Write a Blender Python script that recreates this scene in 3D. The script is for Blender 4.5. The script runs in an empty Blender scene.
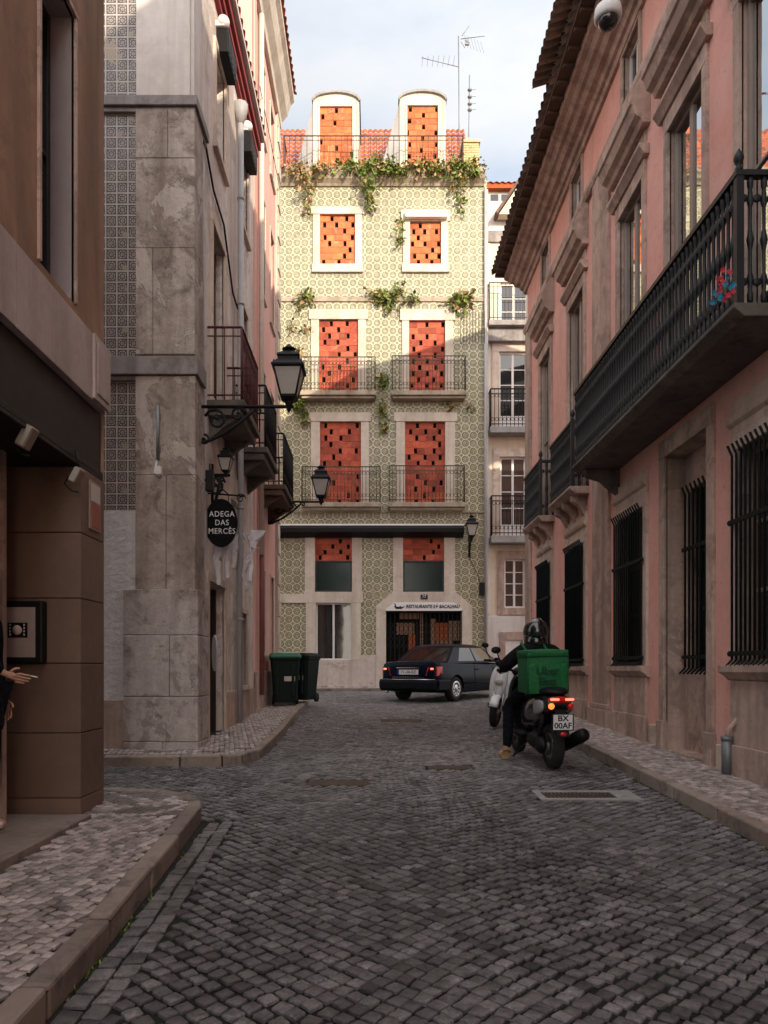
import bpy, bmesh, math, random
from mathutils import Vector, Matrix
from math import radians, sin, cos, pi, sqrt
random.seed(11)
R = random.Random(5)
sc = bpy.context.scene
COL = sc.collection
FPX, CX, HY, CZ = 740.0, 373.0, 668.0, 1.42      # focal length (px), vanishing point, eye height (m)
def gz(y):
    if y < 14: return .036*y
    if y < 24: return .504 + .02*(y-14)
    return .704
def PX(x, d): return (x-CX)*d/FPX
def PZ(y, d): return CZ+(HY-y)*d/FPX
V = Vector
# ------------------------------------------------------------------ frames / mesh builder
class Fr:
    def __init__(s, o, U, N, Z=(0,0,1)):
        s.o, s.U, s.N, s.Z = V(o), V(U), V(N), V(Z)
    def p(s, u, v, w=0): return s.o+s.U*u+s.Z*v+s.N*w
LOC = Fr((0,0,0),(1,0,0),(0,1,0))        # u=x, v=z, w=y
class MB:
    def __init__(s): s.v=[]; s.f=[]; s.m=[]; s.s=[]; s.t=[]
    def add(s, vs, fs, mi=0, sm=False, t=0.5):
        n=len(s.v); s.v+= [tuple(q) for q in vs]
        for f in fs:
            s.f.append(tuple(n+i for i in f)); s.m.append(mi); s.s.append(sm); s.t.append(t)
    def quad(s, pts, mi=0, t=.5): s.add(pts,[tuple(range(len(pts)))],mi,False,t)
    def box(s, fr, u0,u1,v0,v1,w0,w1, mi=0, t=.5):
        P=[fr.p(u,v,w) for w in (w0,w1) for v in (v0,v1) for u in (u0,u1)]
        s.add(P,[(0,1,3,2),(4,6,7,5),(0,4,5,1),(2,3,7,6),(0,2,6,4),(1,5,7,3)],mi,False,t)
    def hexa(s, P, mi=0, t=.5):      # P: 4 bottom, 4 top
        s.add(P,[(0,3,2,1),(4,5,6,7),(0,1,5,4),(1,2,6,5),(2,3,7,6),(3,0,4,7)],mi,False,t)
    def prism(s, fr, out, w0, w1, mi=0, t=.5):
        n=len(out); P=[fr.p(a,b,w0) for a,b in out]+[fr.p(a,b,w1) for a,b in out]
        fs=[tuple(range(n)),tuple(range(2*n-1,n-1,-1))]+[(i,(i+1)%n,n+(i+1)%n,n+i) for i in range(n)]
        s.add(P,fs,mi,False,t)
    def extr(s, fr, prof, u0, u1, mi=0, t=.5):   # prof: (v,w) outline swept along u
        n=len(prof); P=[fr.p(u0,b,w) for b,w in prof]+[fr.p(u1,b,w) for b,w in prof]
        fs=[tuple(range(n)),tuple(range(2*n-1,n-1,-1))]+[(i,(i+1)%n,n+(i+1)%n,n+i) for i in range(n)]
        s.add(P,fs,mi,False,t)
    def tube(s, pts, r, n=6, mi=0, closed=False, t=.5, sm=True):
        pts=[V(p) for p in pts]; k=len(pts)
        rr = r if isinstance(r,(list,tuple)) else [r]*k
        vs=[]; up=None
        for i,p in enumerate(pts):
            a=pts[(i-1)%k] if (closed or i>0) else p
            b=pts[(i+1)%k] if (closed or i<k-1) else p
            d=(b-a); d = d.normalized() if d.length>1e-9 else V((0,0,1))
            if up is None: up = d.orthogonal().normalized()
            up=(up-d*up.dot(d)); up = up.normalized() if up.length>1e-6 else d.orthogonal().normalized()
            q=d.cross(up)
            for j in range(n):
                a_=2*pi*j/n; vs.append(p+(up*cos(a_)+q*sin(a_))*rr[i])
        fs=[]
        for i in range(k if closed else k-1):
            i2=(i+1)%k
            for j in range(n): fs.append((i*n+j,i*n+(j+1)%n,i2*n+(j+1)%n,i2*n+j))
        if not closed: fs+=[tuple(range(n-1,-1,-1)),tuple((k-1)*n+j for j in range(n))]
        s.add(vs,fs,mi,sm,t)
    def lathe(s, c, prof, n=12, mi=0, ax=(0,0,1), t=.5, sm=True, ph=0):
        ax=V(ax).normalized(); a=ax.orthogonal().normalized()
        if abs(ax.z)>.99: a=V((1,0,0))
        b=ax.cross(a); c=V(c); vs=[]
        for r,h in prof:
            for j in range(n):
                q=2*pi*j/n+ph; vs.append(c+ax*h+(a*cos(q)+b*sin(q))*max(r,1e-4))
        k=len(prof); fs=[]
        for i in range(k-1):
            for j in range(n): fs.append((i*n+j,i*n+(j+1)%n,(i+1)*n+(j+1)%n,(i+1)*n+j))
        fs+=[tuple(range(n-1,-1,-1)),tuple((k-1)*n+j for j in range(n))]
        s.add(vs,fs,mi,sm,t)
    def ell(s, c, r, n=12, k=8, mi=0, t=.5, rot=None):
        c=V(c); vs=[]; fs=[]
        for i in range(1,k):
            a=pi*i/k
            for j in range(n):
                b=2*pi*j/n; q=V((r[0]*sin(a)*cos(b),r[1]*sin(a)*sin(b),r[2]*cos(a)))
                if rot: q=rot@q
                vs.append(c+q)
        tq=V((0,0,r[2])); tq = rot@tq if rot else tq
        vs.append(c+tq); vs.append(c-tq); T=len(vs)-2
        for i in range(k-2):
            for j in range(n): fs.append((i*n+j,(i+1)*n+j,(i+1)*n+(j+1)%n,i*n+(j+1)%n))
        for j in range(n):
            fs.append((T,j,(j+1)%n)); fs.append((T+1,(k-2)*n+(j+1)%n,(k-2)*n+j))
        s.add(vs,fs,mi,True,t)
    def loft(s, rings, mi=0, sm=True, cap=True, t=.5):
        n=len(rings[0]); vs=[q for r in rings for q in r]; fs=[]
        for i in range(len(rings)-1):
            for j in range(n): fs.append((i*n+j,i*n+(j+1)%n,(i+1)*n+(j+1)%n,(i+1)*n+j))
        if cap: fs+=[tuple(range(n-1,-1,-1)),tuple((len(rings)-1)*n+j for j in range(n))]
        s.add(vs,fs,mi,sm,t)
    def build(s, name, mats, parent=None, bevel=0, sub=0, recalc=True, kind=None, label=None):
        me=bpy.data.meshes.new(name); me.from_pydata(s.v,[],s.f)
        if not isinstance(mats,(list,tuple)): mats=[mats]
        for m in mats: me.materials.append(M[m] if isinstance(m,str) else m)
        me.polygons.foreach_set('material_index', s.m)
        me.polygons.foreach_set('use_smooth', s.s)
        if recalc:
            bm=bmesh.new(); bm.from_mesh(me); bmesh.ops.recalc_face_normals(bm,faces=bm.faces); bm.to_mesh(me); bm.free()
        at=me.attributes.new('tint','FLOAT','FACE'); at.data.foreach_set('value', s.t)
        me.update()
        o=bpy.data.objects.new(name,me); COL.objects.link(o)
        if parent: adopt(o,parent)
        if bevel:
            b=o.modifiers.new('bevel','BEVEL'); b.width=bevel; b.segments=2; b.limit_method='ANGLE'; b.angle_limit=radians(40)
        if sub:
            b=o.modifiers.new('sub','SUBSURF'); b.levels=sub; b.render_levels=sub
        if kind: o['kind']=kind
        if label: o['label']=label
        return o
def wm(o):
    m=o.matrix_basis.copy()
    if o.parent: m = wm(o.parent) @ o.matrix_parent_inverse @ m
    return m
def adopt(o,parent):
    o.parent=parent; o.matrix_parent_inverse=wm(parent).inverted()
def tag(o,label,cat,group=None,kind=None):
    o['label']=label; o['category']=cat
    if group: o['group']=group
    if kind: o['kind']=kind
    return o
def thing(name,label,cat,loc=(0,0,0),group=None):
    o=bpy.data.objects.new(name,None); COL.objects.link(o); o.location=loc; o.empty_display_size=.2
    return tag(o,label,cat,group)
def copy_tree(o,parent=None):
    c=o.copy(); COL.objects.link(c)
    if parent: c.parent=parent
    for ch in [x for x in o.children]: copy_tree(ch,c)
    return c
# ------------------------------------------------------------------ materials
M={}
class NT:
    def __init__(s,name):
        s.m=bpy.data.materials.new(name); s.m.use_nodes=True; s.t=s.m.node_tree
        s.b=s.t.nodes['Principled BSDF']; M[name]=s.m
        s.co=s.t.nodes.new('ShaderNodeTexCoord').outputs['Object']
    def n(s,typ,**k):
        o=s.t.nodes.new(typ)
        for a,b in k.items(): setattr(o,a,b)
        return o
    def l(s,a,b): s.t.links.new(a,b)
    def put(s,inp,v):
        if isinstance(v,(int,float)): inp.default_value=v
        elif isinstance(v,(tuple,list)): inp.default_value=tuple(v)+((1,) if len(v)==3 and len(inp.default_value)==4 else ())
        else: s.l(v,inp)
    def math(s,op,a,b=0,c=0):
        o=s.n('ShaderNodeMath',operation=op); s.put(o.inputs[0],a); s.put(o.inputs[1],b); s.put(o.inputs[2],c); return o.outputs[0]
    def mapping(s,scale=(1,1,1),rot=(0,0,0),loc=(0,0,0)):
        o=s.n('ShaderNodeMapping'); s.l(s.co,o.inputs[0]); o.inputs['Scale'].default_value=scale; o.inputs['Rotation'].default_value=rot; o.inputs['Location'].default_value=loc; return o.outputs[0]
    def noise(s,scale,detail=4,rough=.6,vec=None,dist=0):
        o=s.n('ShaderNodeTexNoise'); o.inputs['Scale'].default_value=scale; o.inputs['Detail'].default_value=detail; o.inputs['Roughness'].default_value=rough; o.inputs['Distortion'].default_value=dist
        s.l(vec if vec is not None else s.co,o.inputs['Vector']); return o.outputs['Fac']
    def ramp(s,f,a,b):
        o=s.n('ShaderNodeMapRange'); s.put(o.inputs[0],f); s.put(o.inputs[1],a); s.put(o.inputs[2],b); o.inputs[3].default_value=0; o.inputs[4].default_value=1; return o.outputs[0]
    def mix(s,f,a,b,mode='MIX'):
        o=s.n('ShaderNodeMix',data_type='RGBA',blend_type=mode); s.put(o.inputs[0],f); s.put(o.inputs[6],a); s.put(o.inputs[7],b); return o.outputs[2]
    def bump(s,h,strength=.3,dist=.01,prev=None):
        o=s.n('ShaderNodeBump'); o.inputs['Strength'].default_value=strength; o.inputs['Distance'].default_value=dist; s.l(h,o.inputs['Height'])
        if prev is not None: s.l(prev,o.inputs['Normal'])
        return o.outputs[0]
    def tint(s):
        o=s.n('ShaderNodeAttribute',attribute_name='tint'); return o.outputs['Fac']
    def xyz(s):
        o=s.n('ShaderNodeSeparateXYZ'); s.l(s.co,o.inputs[0]); return o.outputs
    def fin(s,col,rough=.8,nrm=None,metal=0,spec=.5):
        s.put(s.b.inputs['Base Color'],col); s.put(s.b.inputs['Roughness'],rough); s.b.inputs['Metallic'].default_value=metal
        s.b.inputs['Specular IOR Level'].default_value=spec
        if nrm is not None: s.l(nrm,s.b.inputs['Normal'])
        return s
def surf(name,c1,c2,rough=.85,scale=1.2,streak=None,sa=.5,spot=None,spa=.5,fine=.25,bump=.3,bs=40,metal=0,spec=.4,tintamt=0,sth=(.44,.66),sph=(.51,.64),crack=0,bd=.006,peel=None,pa=.8,pth=.52,ps=1.1):
    k=NT(name)
    c=k.mix(k.ramp(k.noise(scale,5,.65),.35,.65),c1,c2)
    g=k.noise(scale*9,5,.7); c=k.mix(k.math('MULTIPLY',k.ramp(g,.35,.7),fine),c,tuple(x*.55 for x in c1))
    if streak:
        f=k.noise(1,5,.6,vec=k.mapping((2.6,2.6,.28)),dist=.4)
        c=k.mix(k.math('MULTIPLY',k.ramp(f,*sth),sa),c,streak)
    if spot:
        f=k.noise(scale*2.3,6,.75,vec=k.mapping(loc=(7,3,1)),dist=.5)
        c=k.mix(k.math('MULTIPLY',k.ramp(f,*sph),spa),c,spot)
    if crack:
        vo=k.n('ShaderNodeTexVoronoi',feature='DISTANCE_TO_EDGE'); vo.inputs['Scale'].default_value=1.3
        wv=k.n('ShaderNodeVectorMath',operation='ADD'); nn=k.n('ShaderNodeTexNoise'); nn.inputs['Scale'].default_value=3; k.l(k.co,nn.inputs['Vector'])
        k.l(k.co,wv.inputs[0]); k.l(nn.outputs['Color'],wv.inputs[1]); k.l(wv.outputs[0],vo.inputs['Vector'])
        e=k.math('SUBTRACT',1,k.ramp(vo.outputs['Distance'],0,.012)); e=k.math('MULTIPLY',e,k.ramp(k.noise(.9,3),.5,.6))
        c=k.mix(k.math('MULTIPLY',e,crack),c,tuple(x*.25 for x in c1))
    if peel:
        f=k.noise(ps,9,.68,vec=k.mapping((1.0,1.0,.75),loc=(5,9,2)),dist=.8)
        c=k.mix(k.math('MULTIPLY',k.ramp(f,pth,pth+.025),pa),c,peel)
        e=k.math('SUBTRACT',1,k.ramp(k.math('ABSOLUTE',k.math('SUBTRACT',f,pth+.004)),0,.012))
        c=k.mix(k.math('MULTIPLY',e,.55),c,tuple(x*.3 for x in c1))
        pits=k.ramp(k.noise(14,6,.8,vec=k.mapping(loc=(1,2,3))),.60,.66); c=k.mix(k.math('MULTIPLY',pits,.55),c,tuple(x*.35 for x in c1))
    if tintamt: c=k.mix(1,c,k.mix(k.tint(),(1-tintamt,)*3,(1+tintamt*.6,)*3),'MULTIPLY')
    h=k.noise(bs,6,.7); 
    k.fin(c,k.math('ADD',rough-.08,k.math('MULTIPLY',g,.16)),k.bump(h,bump,bd),metal,spec)
    return k
def plain(name,c,rough=.5,metal=0,spec=.5,var=.25,bump=0,coat=0,em=None,es=0,sc_=6):
    k=NT(name); g=k.noise(sc_,5,.65)
    col=k.mix(k.math('MULTIPLY',k.ramp(g,.3,.75),var),c,tuple(x*.45 for x in c))
    k.fin(col,k.math('ADD',rough-.05,k.math('MULTIPLY',g,.12)),k.bump(k.noise(sc_*12,3),bump,.003) if bump else None,metal,spec)
    if coat: k.b.inputs['Coat Weight'].default_value=coat; k.b.inputs['Coat Roughness'].default_value=.08
    if em: k.b.inputs['Emission Color'].default_value=tuple(em)+(1,); k.b.inputs['Emission Strength'].default_value=es
    return k
# stone & plaster
surf('cobble',(.21,.20,.205),(.42,.40,.405),.36,8,streak=(.085,.082,.082),sa=.6,sth=(.42,.6),bump=1.0,bs=120,fine=.95,tintamt=.7,spec=.65,spot=(.045,.045,.048),spa=.7,bd=.012)
surf('calcada',(.36,.30,.28),(.50,.43,.405),.6,3,bump=.5,bs=80,fine=.5,tintamt=.6,spec=.4,spot=(.16,.13,.12),spa=.6,bd=.006)
surf('joint_dirt',(.009,.009,.008),(.018,.017,.014),.95,5,spot=(.02,.04,.012),spa=.6,bump=.6,bs=25)
surf('ground_mat',(.06,.057,.055),(.09,.085,.08),.9,.4,bump=.4,bs=20)
surf('kerb_stone',(.235,.18,.15),(.32,.26,.225),.7,1.6,spot=(.10,.085,.07),spa=.7,bump=.4,bs=45,tintamt=.25)
surf('old_stone',(.40,.33,.285),(.58,.51,.455),.85,1.0,streak=(.17,.125,.10),sa=.7,spot=(.15,.11,.09),spa=.85,fine=.6,bump=.8,bs=18,crack=.9,bd=.014,peel=(.62,.55,.50),pa=.5,pth=.53)
surf('base_stone',(.50,.44,.42),(.66,.61,.59),.85,1.1,streak=(.22,.16,.12),sa=.6,spot=(.16,.12,.09),spa=.9,fine=.5,bump=.8,bs=16,crack=.9,bd=.016,peel=(.24,.18,.14),pa=.6,pth=.58,ps=1.3)
surf('ledge_stone',(.24,.215,.21),(.34,.31,.30),.8,1.5,streak=(.10,.085,.08),sa=.6,spot=(.12,.10,.09),spa=.6,bump=.4,bs=25)
surf('pale_plaster',(.62,.57,.53),(.72,.67,.63),.85,.8,streak=(.36,.30,.26),sa=.5,fine=.2,bump=.3,bs=30,spot=(.45,.38,.33),spa=.4)
surf('rough_render',(.66,.63,.62),(.76,.73,.72),.9,1,streak=(.4,.36,.33),sa=.4,bump=1.0,bs=11,bd=.03,spot=(.45,.41,.38),spa=.5)
surf('side_plaster',(.70,.61,.56),(.78,.71,.67),.88,.9,streak=(.36,.28,.24),sa=.6,spot=(.35,.28,.24),spa=.5,bump=.6,bs=20,bd=.01,peel=(.45,.36,.30),pa=.6,pth=.57)
surf('pink_plaster',(.78,.385,.315),(.82,.46,.395),.85,.55,streak=(.46,.27,.22),sa=.45,spot=(.72,.50,.45),spa=.45,fine=.25,bump=.35,bs=25,sth=(.5,.75),peel=(.62,.46,.40),pa=.7,pth=.63,ps=.9)
surf('pink_left',(.70,.37,.32),(.76,.43,.37),.85,.6,streak=(.5,.30,.26),sa=.4,bump=.3,bs=25,fine=.15)
surf('trim_stone',(.50,.35,.285),(.61,.455,.385),.82,.9,streak=(.19,.14,.115),sa=.6,spot=(.20,.155,.13),spa=.6,fine=.45,bump=.5,bs=22,bd=.008,peel=(.27,.20,.165),pa=.6,pth=.57,ps=1.6)
surf('window_stone',(.60,.47,.39),(.70,.58,.49),.8,.9,streak=(.3,.23,.19),sa=.5,fine=.3,bump=.3,bs=30,peel=(.36,.28,.23),pa=.5,pth=.58,ps=1.5)
surf('facade_stone',(.58,.50,.42),(.68,.60,.51),.85,1,streak=(.40,.32,.25),sa=.6,spot=(.42,.33,.26),spa=.5,fine=.3,bump=.3,bs=20)
surf('old_string',(.34,.28,.21),(.46,.39,.30),.85,1.4,streak=(.18,.14,.10),sa=.6,spot=(.17,.13,.09),spa=.6,fine=.4,bump=.4,bs=25)
surf('cream_dado',(.54,.455,.39),(.64,.555,.49),.9,.9,streak=(.3,.24,.2),sa=.6,fine=.35,bump=.3,bs=20,peel=(.36,.29,.24),pa=.6,pth=.57)
surf('brown_plaster',(.34,.20,.125),(.42,.26,.17),.9,.7,streak=(.15,.09,.06),sa=.7,fine=.3,bump=.35,bs=30,spot=(.2,.13,.09),spa=.6)
surf('cladding',(.15,.095,.068),(.21,.135,.098),.55,1.4,streak=(.2,.13,.1),sa=.4,fine=.3,bump=.08,bs=40,tintamt=.15)
surf('band_stone',(.46,.37,.35),(.56,.46,.44),.6,1.2,streak=(.26,.19,.17),sa=.6,fine=.3,bump=.12,bs=30,tintamt=.12)
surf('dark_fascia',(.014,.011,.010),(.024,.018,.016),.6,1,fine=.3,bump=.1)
surf('white_wall',(.62,.58,.55),(.72,.68,.65),.85,.7,streak=(.42,.36,.33),sa=.5,fine=.2,bump=.3,bs=25)
surf('cream_wall',(.66,.55,.42),(.74,.64,.50),.85,.7,streak=(.45,.36,.27),sa=.5,fine=.2,bump=.3,bs=25)
surf('roof_tile',(.42,.08,.02),(.54,.13,.035),.8,3,spot=(.16,.07,.045),spa=.8,fine=.5,bump=.4,bs=30,tintamt=.4)
surf('old_tile',(.14,.085,.065),(.22,.13,.095),.85,2.5,spot=(.07,.05,.045),spa=.8,fine=.5,bump=.4,bs=30,tintamt=.4)
surf('brick',(.57,.13,.042),(.72,.20,.07),.8,2.5,spot=(.34,.08,.04),spa=.6,peel=(.62,.30,.19),pa=.45,pth=.58,ps=3,fine=.35,bump=.45,bs=35,tintamt=.35)
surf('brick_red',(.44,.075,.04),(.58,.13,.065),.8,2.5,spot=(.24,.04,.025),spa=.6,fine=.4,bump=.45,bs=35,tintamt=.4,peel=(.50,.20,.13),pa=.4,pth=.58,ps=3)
surf('mortar',(.42,.13,.06),(.52,.19,.10),.9,4,bump=.4)
surf('yellow_brick',(.55,.38,.2),(.66,.48,.28),.9,5,spot=(.3,.19,.1),spa=.8,bump=.6,bs=20)
surf('concrete',(.27,.26,.255),(.34,.33,.32),.85,3,spot=(.15,.14,.13),spa=.6,bump=.4,bs=40)
surf('rust_iron',(.07,.055,.045),(.12,.085,.06),.75,5,bump=.4,bs=40,metal=.3)
plain('iron',(.007,.007,.008),.55,.1,.3,.3,.2)
plain('green_iron',(.005,.010,.010),.6,0,.25,.3,.2)
plain('cast_iron',(.022,.025,.028),.5,.2,.4,.5,.3)
plain('maroon_iron',(.09,.02,.025),.6,.1,.4,.3,.2)
plain('grey_pipe',(.38,.37,.38),.5,0,.4,.3)
plain('white_paint',(.78,.76,.74),.5,0,.4,.15)
plain('window_white',(.72,.69,.66),.5,0,.4,.2)
plain('sash_grey',(.30,.235,.20),.5,0,.4,.25)
plain('sash_dark',(.02,.018,.018),.4,0,.5,.3)
plain('dark_void',(.012,.011,.011),.9,0,.1,.1)
plain('door_wood',(.035,.02,.013),.6,0,.4,.4,.3)
plain('shutter_green',(.02,.035,.033),.6,0,.4,.3)
plain('red_fascia',(.30,.03,.028),.5,0,.4,.3)
plain('curtain',(.55,.52,.48),.9,0,.1,.3)
plain('black_plastic',(.006,.006,.007),.5,0,.25,.2)
plain('rubber',(.018,.018,.018),.85,0,.3,.3,.3)
plain('black_gloss',(.01,.01,.012),.18,0,.6,.1,coat=.6)
plain('black_cloth',(.014,.014,.017),.95,0,.1,.4,.5)
plain('jeans',(.008,.009,.013),.95,0,.1,.4,.5)
plain('silver',(.55,.55,.56),.35,.8,.5,.2)
plain('chrome',(.75,.75,.76),.15,1,.5,.1)
plain('car_paint',(.003,.006,.016),.3,0,.10,.1)
plain('car_trim',(.007,.008,.011),.6,0,.15,.2)
plain('car_glass',(.008,.01,.011),.06,0,.6,.05)
plain('grey_panel',(.28,.28,.30),.4,0,.5,.2)
plain('white_gloss',(.72,.73,.74),.25,0,.5,.1,coat=.4)
plain('bag_green',(.01,.21,.06),.6,0,.35,.25,.2,sc_=3)
plain('bag_dark',(.008,.10,.035),.65,0,.3,.3,.2,sc_=3)
plain('bag_print',(.005,.05,.02),.7,0,.3,.1)
plain('bin_green',(.003,.012,.010),.55,0,.22,.3,.1)
plain('bin_lid',(.012,.15,.085),.45,0,.45,.25)
plain('skin_tone',(.48,.27,.19),.55,0,.4,.15)
plain('shoe_white',(.7,.68,.66),.7,0,.3,.2)
plain('shoe_tan',(.42,.27,.14),.8,0,.3,.3)
plain('hair_dark',(.015,.012,.01),.6,0,.4,.2)
plain('ribbon',(.72,.68,.72),.85,0,.2,.15)
plain('sign_black',(.004,.004,.005),.7,0,.12,.1)
plain('sign_letter',(.75,.77,.78),.6,0,.3,.05)
plain('notice_white',(.6,.52,.48),.6,0,.3,.2)
plain('notice_red',(.36,.13,.09),.6,0,.3,.2)
plain('banner_blue',(.02,.025,.05),.6,0,.3,.1)
plain('poster_orange',(.6,.16,.05),.7,0,.3,.5,sc_=9)
plain('poster_tan',(.45,.27,.17),.7,0,.3,.6,sc_=9)
plain('plate_white',(.75,.75,.76),.5,0,.4,.08)
plain('plate_blue',(.02,.05,.35),.5,0,.4,.1)
plain('plate_ink',(.01,.01,.01),.6,0,.3,0)
plain('lamp_glass',(.42,.40,.36),.25,0,.5,.2)
plain('flower_red',(.65,.06,.09),.7,0,.3,.3)
plain('flower_blue',(.03,.25,.42),.7,0,.3,.3)
plain('tail_red',(.45,.008,.01),.2,0,.6,.1,em=(1,.03,.02),es=.04)
plain('tail_lit',(.8,.05,.03),.3,0,.5,0,em=(1,.10,.06),es=2.4)
plain('amber_lit',(.8,.2,.03),.3,0,.5,0,em=(1,.22,.04),es=.8)
plain('wood_soffit',(.12,.075,.055),.8,0,.3,.5,.3)
plain('cream_pipe',(.62,.55,.48),.6,0,.4,.3)
plain('pink_pipe',(.25,.08,.08),.6,0,.4,.3)
plain('galv',(.22,.23,.24),.5,.5,.4,.3)
plain('green_glass',(.004,.02,.018),.15,0,.35,.3,sc_=2)
k=NT('glass'); g=k.noise(1.2,2,.5)
k.fin(k.mix(k.ramp(g,.3,.7),(.012,.013,.014),(.03,.03,.03)),.03,k.bump(k.noise(1.1,2),.03,.05)); k.b.inputs['IOR'].default_value=1.9
surf('balcony_stone',(.10,.085,.075),(.16,.135,.115),.85,1.5,spot=(.05,.045,.04),spa=.7,bump=.6,bs=20)  # dark stone; shade under the slabs is also put into this base colour
surf('reveal',(.33,.29,.29),(.40,.36,.36),.85,1,fine=.2,bump=.2)
surf('cheek',(.40,.38,.37),(.50,.48,.46),.8,2,streak=(.25,.23,.21),sa=.7,fine=.3,bump=.3)
surf('dormer_paint',(.55,.49,.42),(.64,.58,.50),.7,1.5,streak=(.38,.31,.24),sa=.6,fine=.3,bump=.2)
def folds(name,c,rough,spec,sc_,d):
    k=NT(name); f=k.noise(sc_,4,.55,vec=k.mapping((1,1,1.6)),dist=1.6); g=k.noise(90,3)
    k.fin(k.mix(k.ramp(g,.3,.7),c,tuple(x*.6 for x in c)),rough,k.bump(g,.3,.001,k.bump(f,.9,d)),0,spec)
folds('black_cloth',(.008,.008,.010),.85,.15,7,.05); folds('bag_green',(.006,.165,.045),.55,.35,5,.03); folds('jeans',(.007,.008,.012),.9,.1,9,.04)
k=NT('mirror_glass'); g=k.noise(1.3,2,.5)
k.fin((.58,.60,.60),.02,k.bump(k.noise(1.5,2),.05,.05),metal=1)
k=NT('leaf'); tt=k.tint()
c=k.mix(tt,(.045,.09,.012),(.26,.30,.05)); c=k.mix(k.ramp(tt,.80,.86),c,(.34,.21,.09))
k.fin(c,.6); k.b.inputs['Transmission Weight'].default_value=0
k=NT('twig'); k.fin((.13,.075,.04),.9)
# azulejo tiles -------------------------------------------------
def azulejo(name,axis,P,bg,ink,ink2,wash,kind):
    k=NT(name); X=k.xyz(); u=X[axis]; v=X[2]
    fu=k.math('SUBTRACT',k.math('FRACT',k.math('MULTIPLY',u,1/P)),.5)
    fv=k.math('SUBTRACT',k.math('FRACT',k.math('MULTIPLY',v,1/P)),.5)
    au=k.math('ABSOLUTE',fu); av=k.math('ABSOLUTE',fv)
    def ln(f,c,w,s=.02):   # soft band |f-c|<w
        d=k.math('ABSOLUTE',k.math('SUBTRACT',f,c)); return k.math('SUBTRACT',1,k.ramp(d,w,w+s))
    mx=lambda a,b:k.math('MAXIMUM',a,b)
    mn=lambda a,b:k.math('MINIMUM',a,b)
    if kind=='ring':
        r=k.math('SQRT',k.math('ADD',k.math('MULTIPLY',fu,fu),k.math('MULTIPLY',fv,fv)))
        ang=k.math('ARCTAN2',fv,fu); wob=k.math('MULTIPLY',k.math('SINE',k.math('MULTIPLY',ang,8)),.02)
        rr=k.math('ADD',r,wob)
        a=mx(ln(rr,.385,.032),ln(rr,.16,.03)); a=mx(a,ln(r,0,.035)); a=mx(a,k.math('MULTIPLY',ln(r,.32,.014),.7))
        cu=k.math('SUBTRACT',.5,au); cv=k.math('SUBTRACT',.5,av)
        d=k.math('ADD',cu,cv); a=mx(a,ln(d,.19,.03)); a=mx(a,ln(d,.07,.03))
        b=mx(ln(k.math('SUBTRACT',au,av),0,.03),mx(ln(fu,0,.014),ln(fv,0,.014))); b=k.math('MULTIPLY',b,ln(r,.26,.07))
        a=mx(a,k.math('MULTIPLY',b,.8))
        ws=k.math('MULTIPLY',ln(r,.27,.08),.55)
    else:
        m=mx(au,av)
        a=mx(ln(m,.38,.045),ln(k.math('SUBTRACT',au,av),0,.04))
        a=mx(a,mx(ln(fu,0,.03),ln(fv,0,.03)))
        r=k.math('SQRT',k.math('ADD',k.math('MULTIPLY',fu,fu),k.math('MULTIPLY',fv,fv)))
        a=mx(a,ln(r,.2,.035)); a=k.math('MULTIPLY',a,k.math('SUBTRACT',1,k.ramp(m,.43,.45)))
        a=k.math('MULTIPLY',a,k.math('SUBTRACT',1,ln(r,.1,.03)))
        ws=k.math('MULTIPLY',k.math('SUBTRACT',1,k.ramp(m,.42,.45)),.6)
    n1=k.noise(1.1,5,.7)
    bgc=k.mix(k.ramp(n1,.35,.7),bg,tuple(x*.82 for x in bg))
    c=k.mix(ws,bgc,wash)
    inkc=k.mix(k.ramp(k.noise(2.2,3),.4,.6),ink,ink2)
    c=k.mix(k.math('MULTIPLY',a,k.ramp(k.noise(30,3),.1,.5)),c,inkc)
    # tile joints
    q=P/2
    ju=k.math('ABSOLUTE',k.math('SUBTRACT',k.math('FRACT',k.math('MULTIPLY',u,1/q)),.5)); jv=k.math('ABSOLUTE',k.math('SUBTRACT',k.math('FRACT',k.math('MULTIPLY',v,1/q)),.5))
    j=k.ramp(mx(ju,jv),.475,.495)
    c=k.mix(k.math('MULTIPLY',j,.45),c,(.25,.21,.15))
    # each tile a little different
    tu=k.math('FLOOR',k.math('MULTIPLY',u,1/q)); tv=k.math('FLOOR',k.math('MULTIPLY',v,1/q))
    cb=k.n('ShaderNodeCombineXYZ'); k.l(tu,cb.inputs[0]); k.l(tv,cb.inputs[1]); wn=k.n('ShaderNodeTexWhiteNoise',noise_dimensions='3D'); k.l(cb.outputs[0],wn.inputs['Vector'])
    c=k.mix(1,c,k.mix(wn.outputs['Value'],(.80,.79,.76),(1.06,1.06,1.05)),'MULTIPLY')
    mt=k.ramp(wn.outputs['Value'],.985,.987); c=k.mix(k.math('MULTIPLY',mt,.8),c,(.30,.25,.19))
    # missing / dirty tiles
    sp=k.ramp(k.noise(1.7,6,.75,vec=k.mapping(loc=(3,1,9))),.60,.63)
    c=k.mix(k.math('MULTIPLY',sp,.75),c,(.36,.29,.2))
    st=k.ramp(k.noise(1,5,.6,vec=k.mapping((3,3,.3))),.58,.78); c=k.mix(k.math('MULTIPLY',st,.5),c,(.2,.17,.11))
    k.fin(c,k.math('ADD',.3,k.math('MULTIPLY',n1,.25)),k.bump(j,.25,-.004),0,.5)
azulejo('green_azulejo',0,.26,(.63,.58,.395),(.022,.023,.013),(.06,.057,.028),(.38,.36,.22),'ring')
azulejo('brown_azulejo',0,.137,(.50,.44,.41),(.04,.034,.036),(.065,.052,.05),(.26,.225,.215),'sq')
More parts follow.
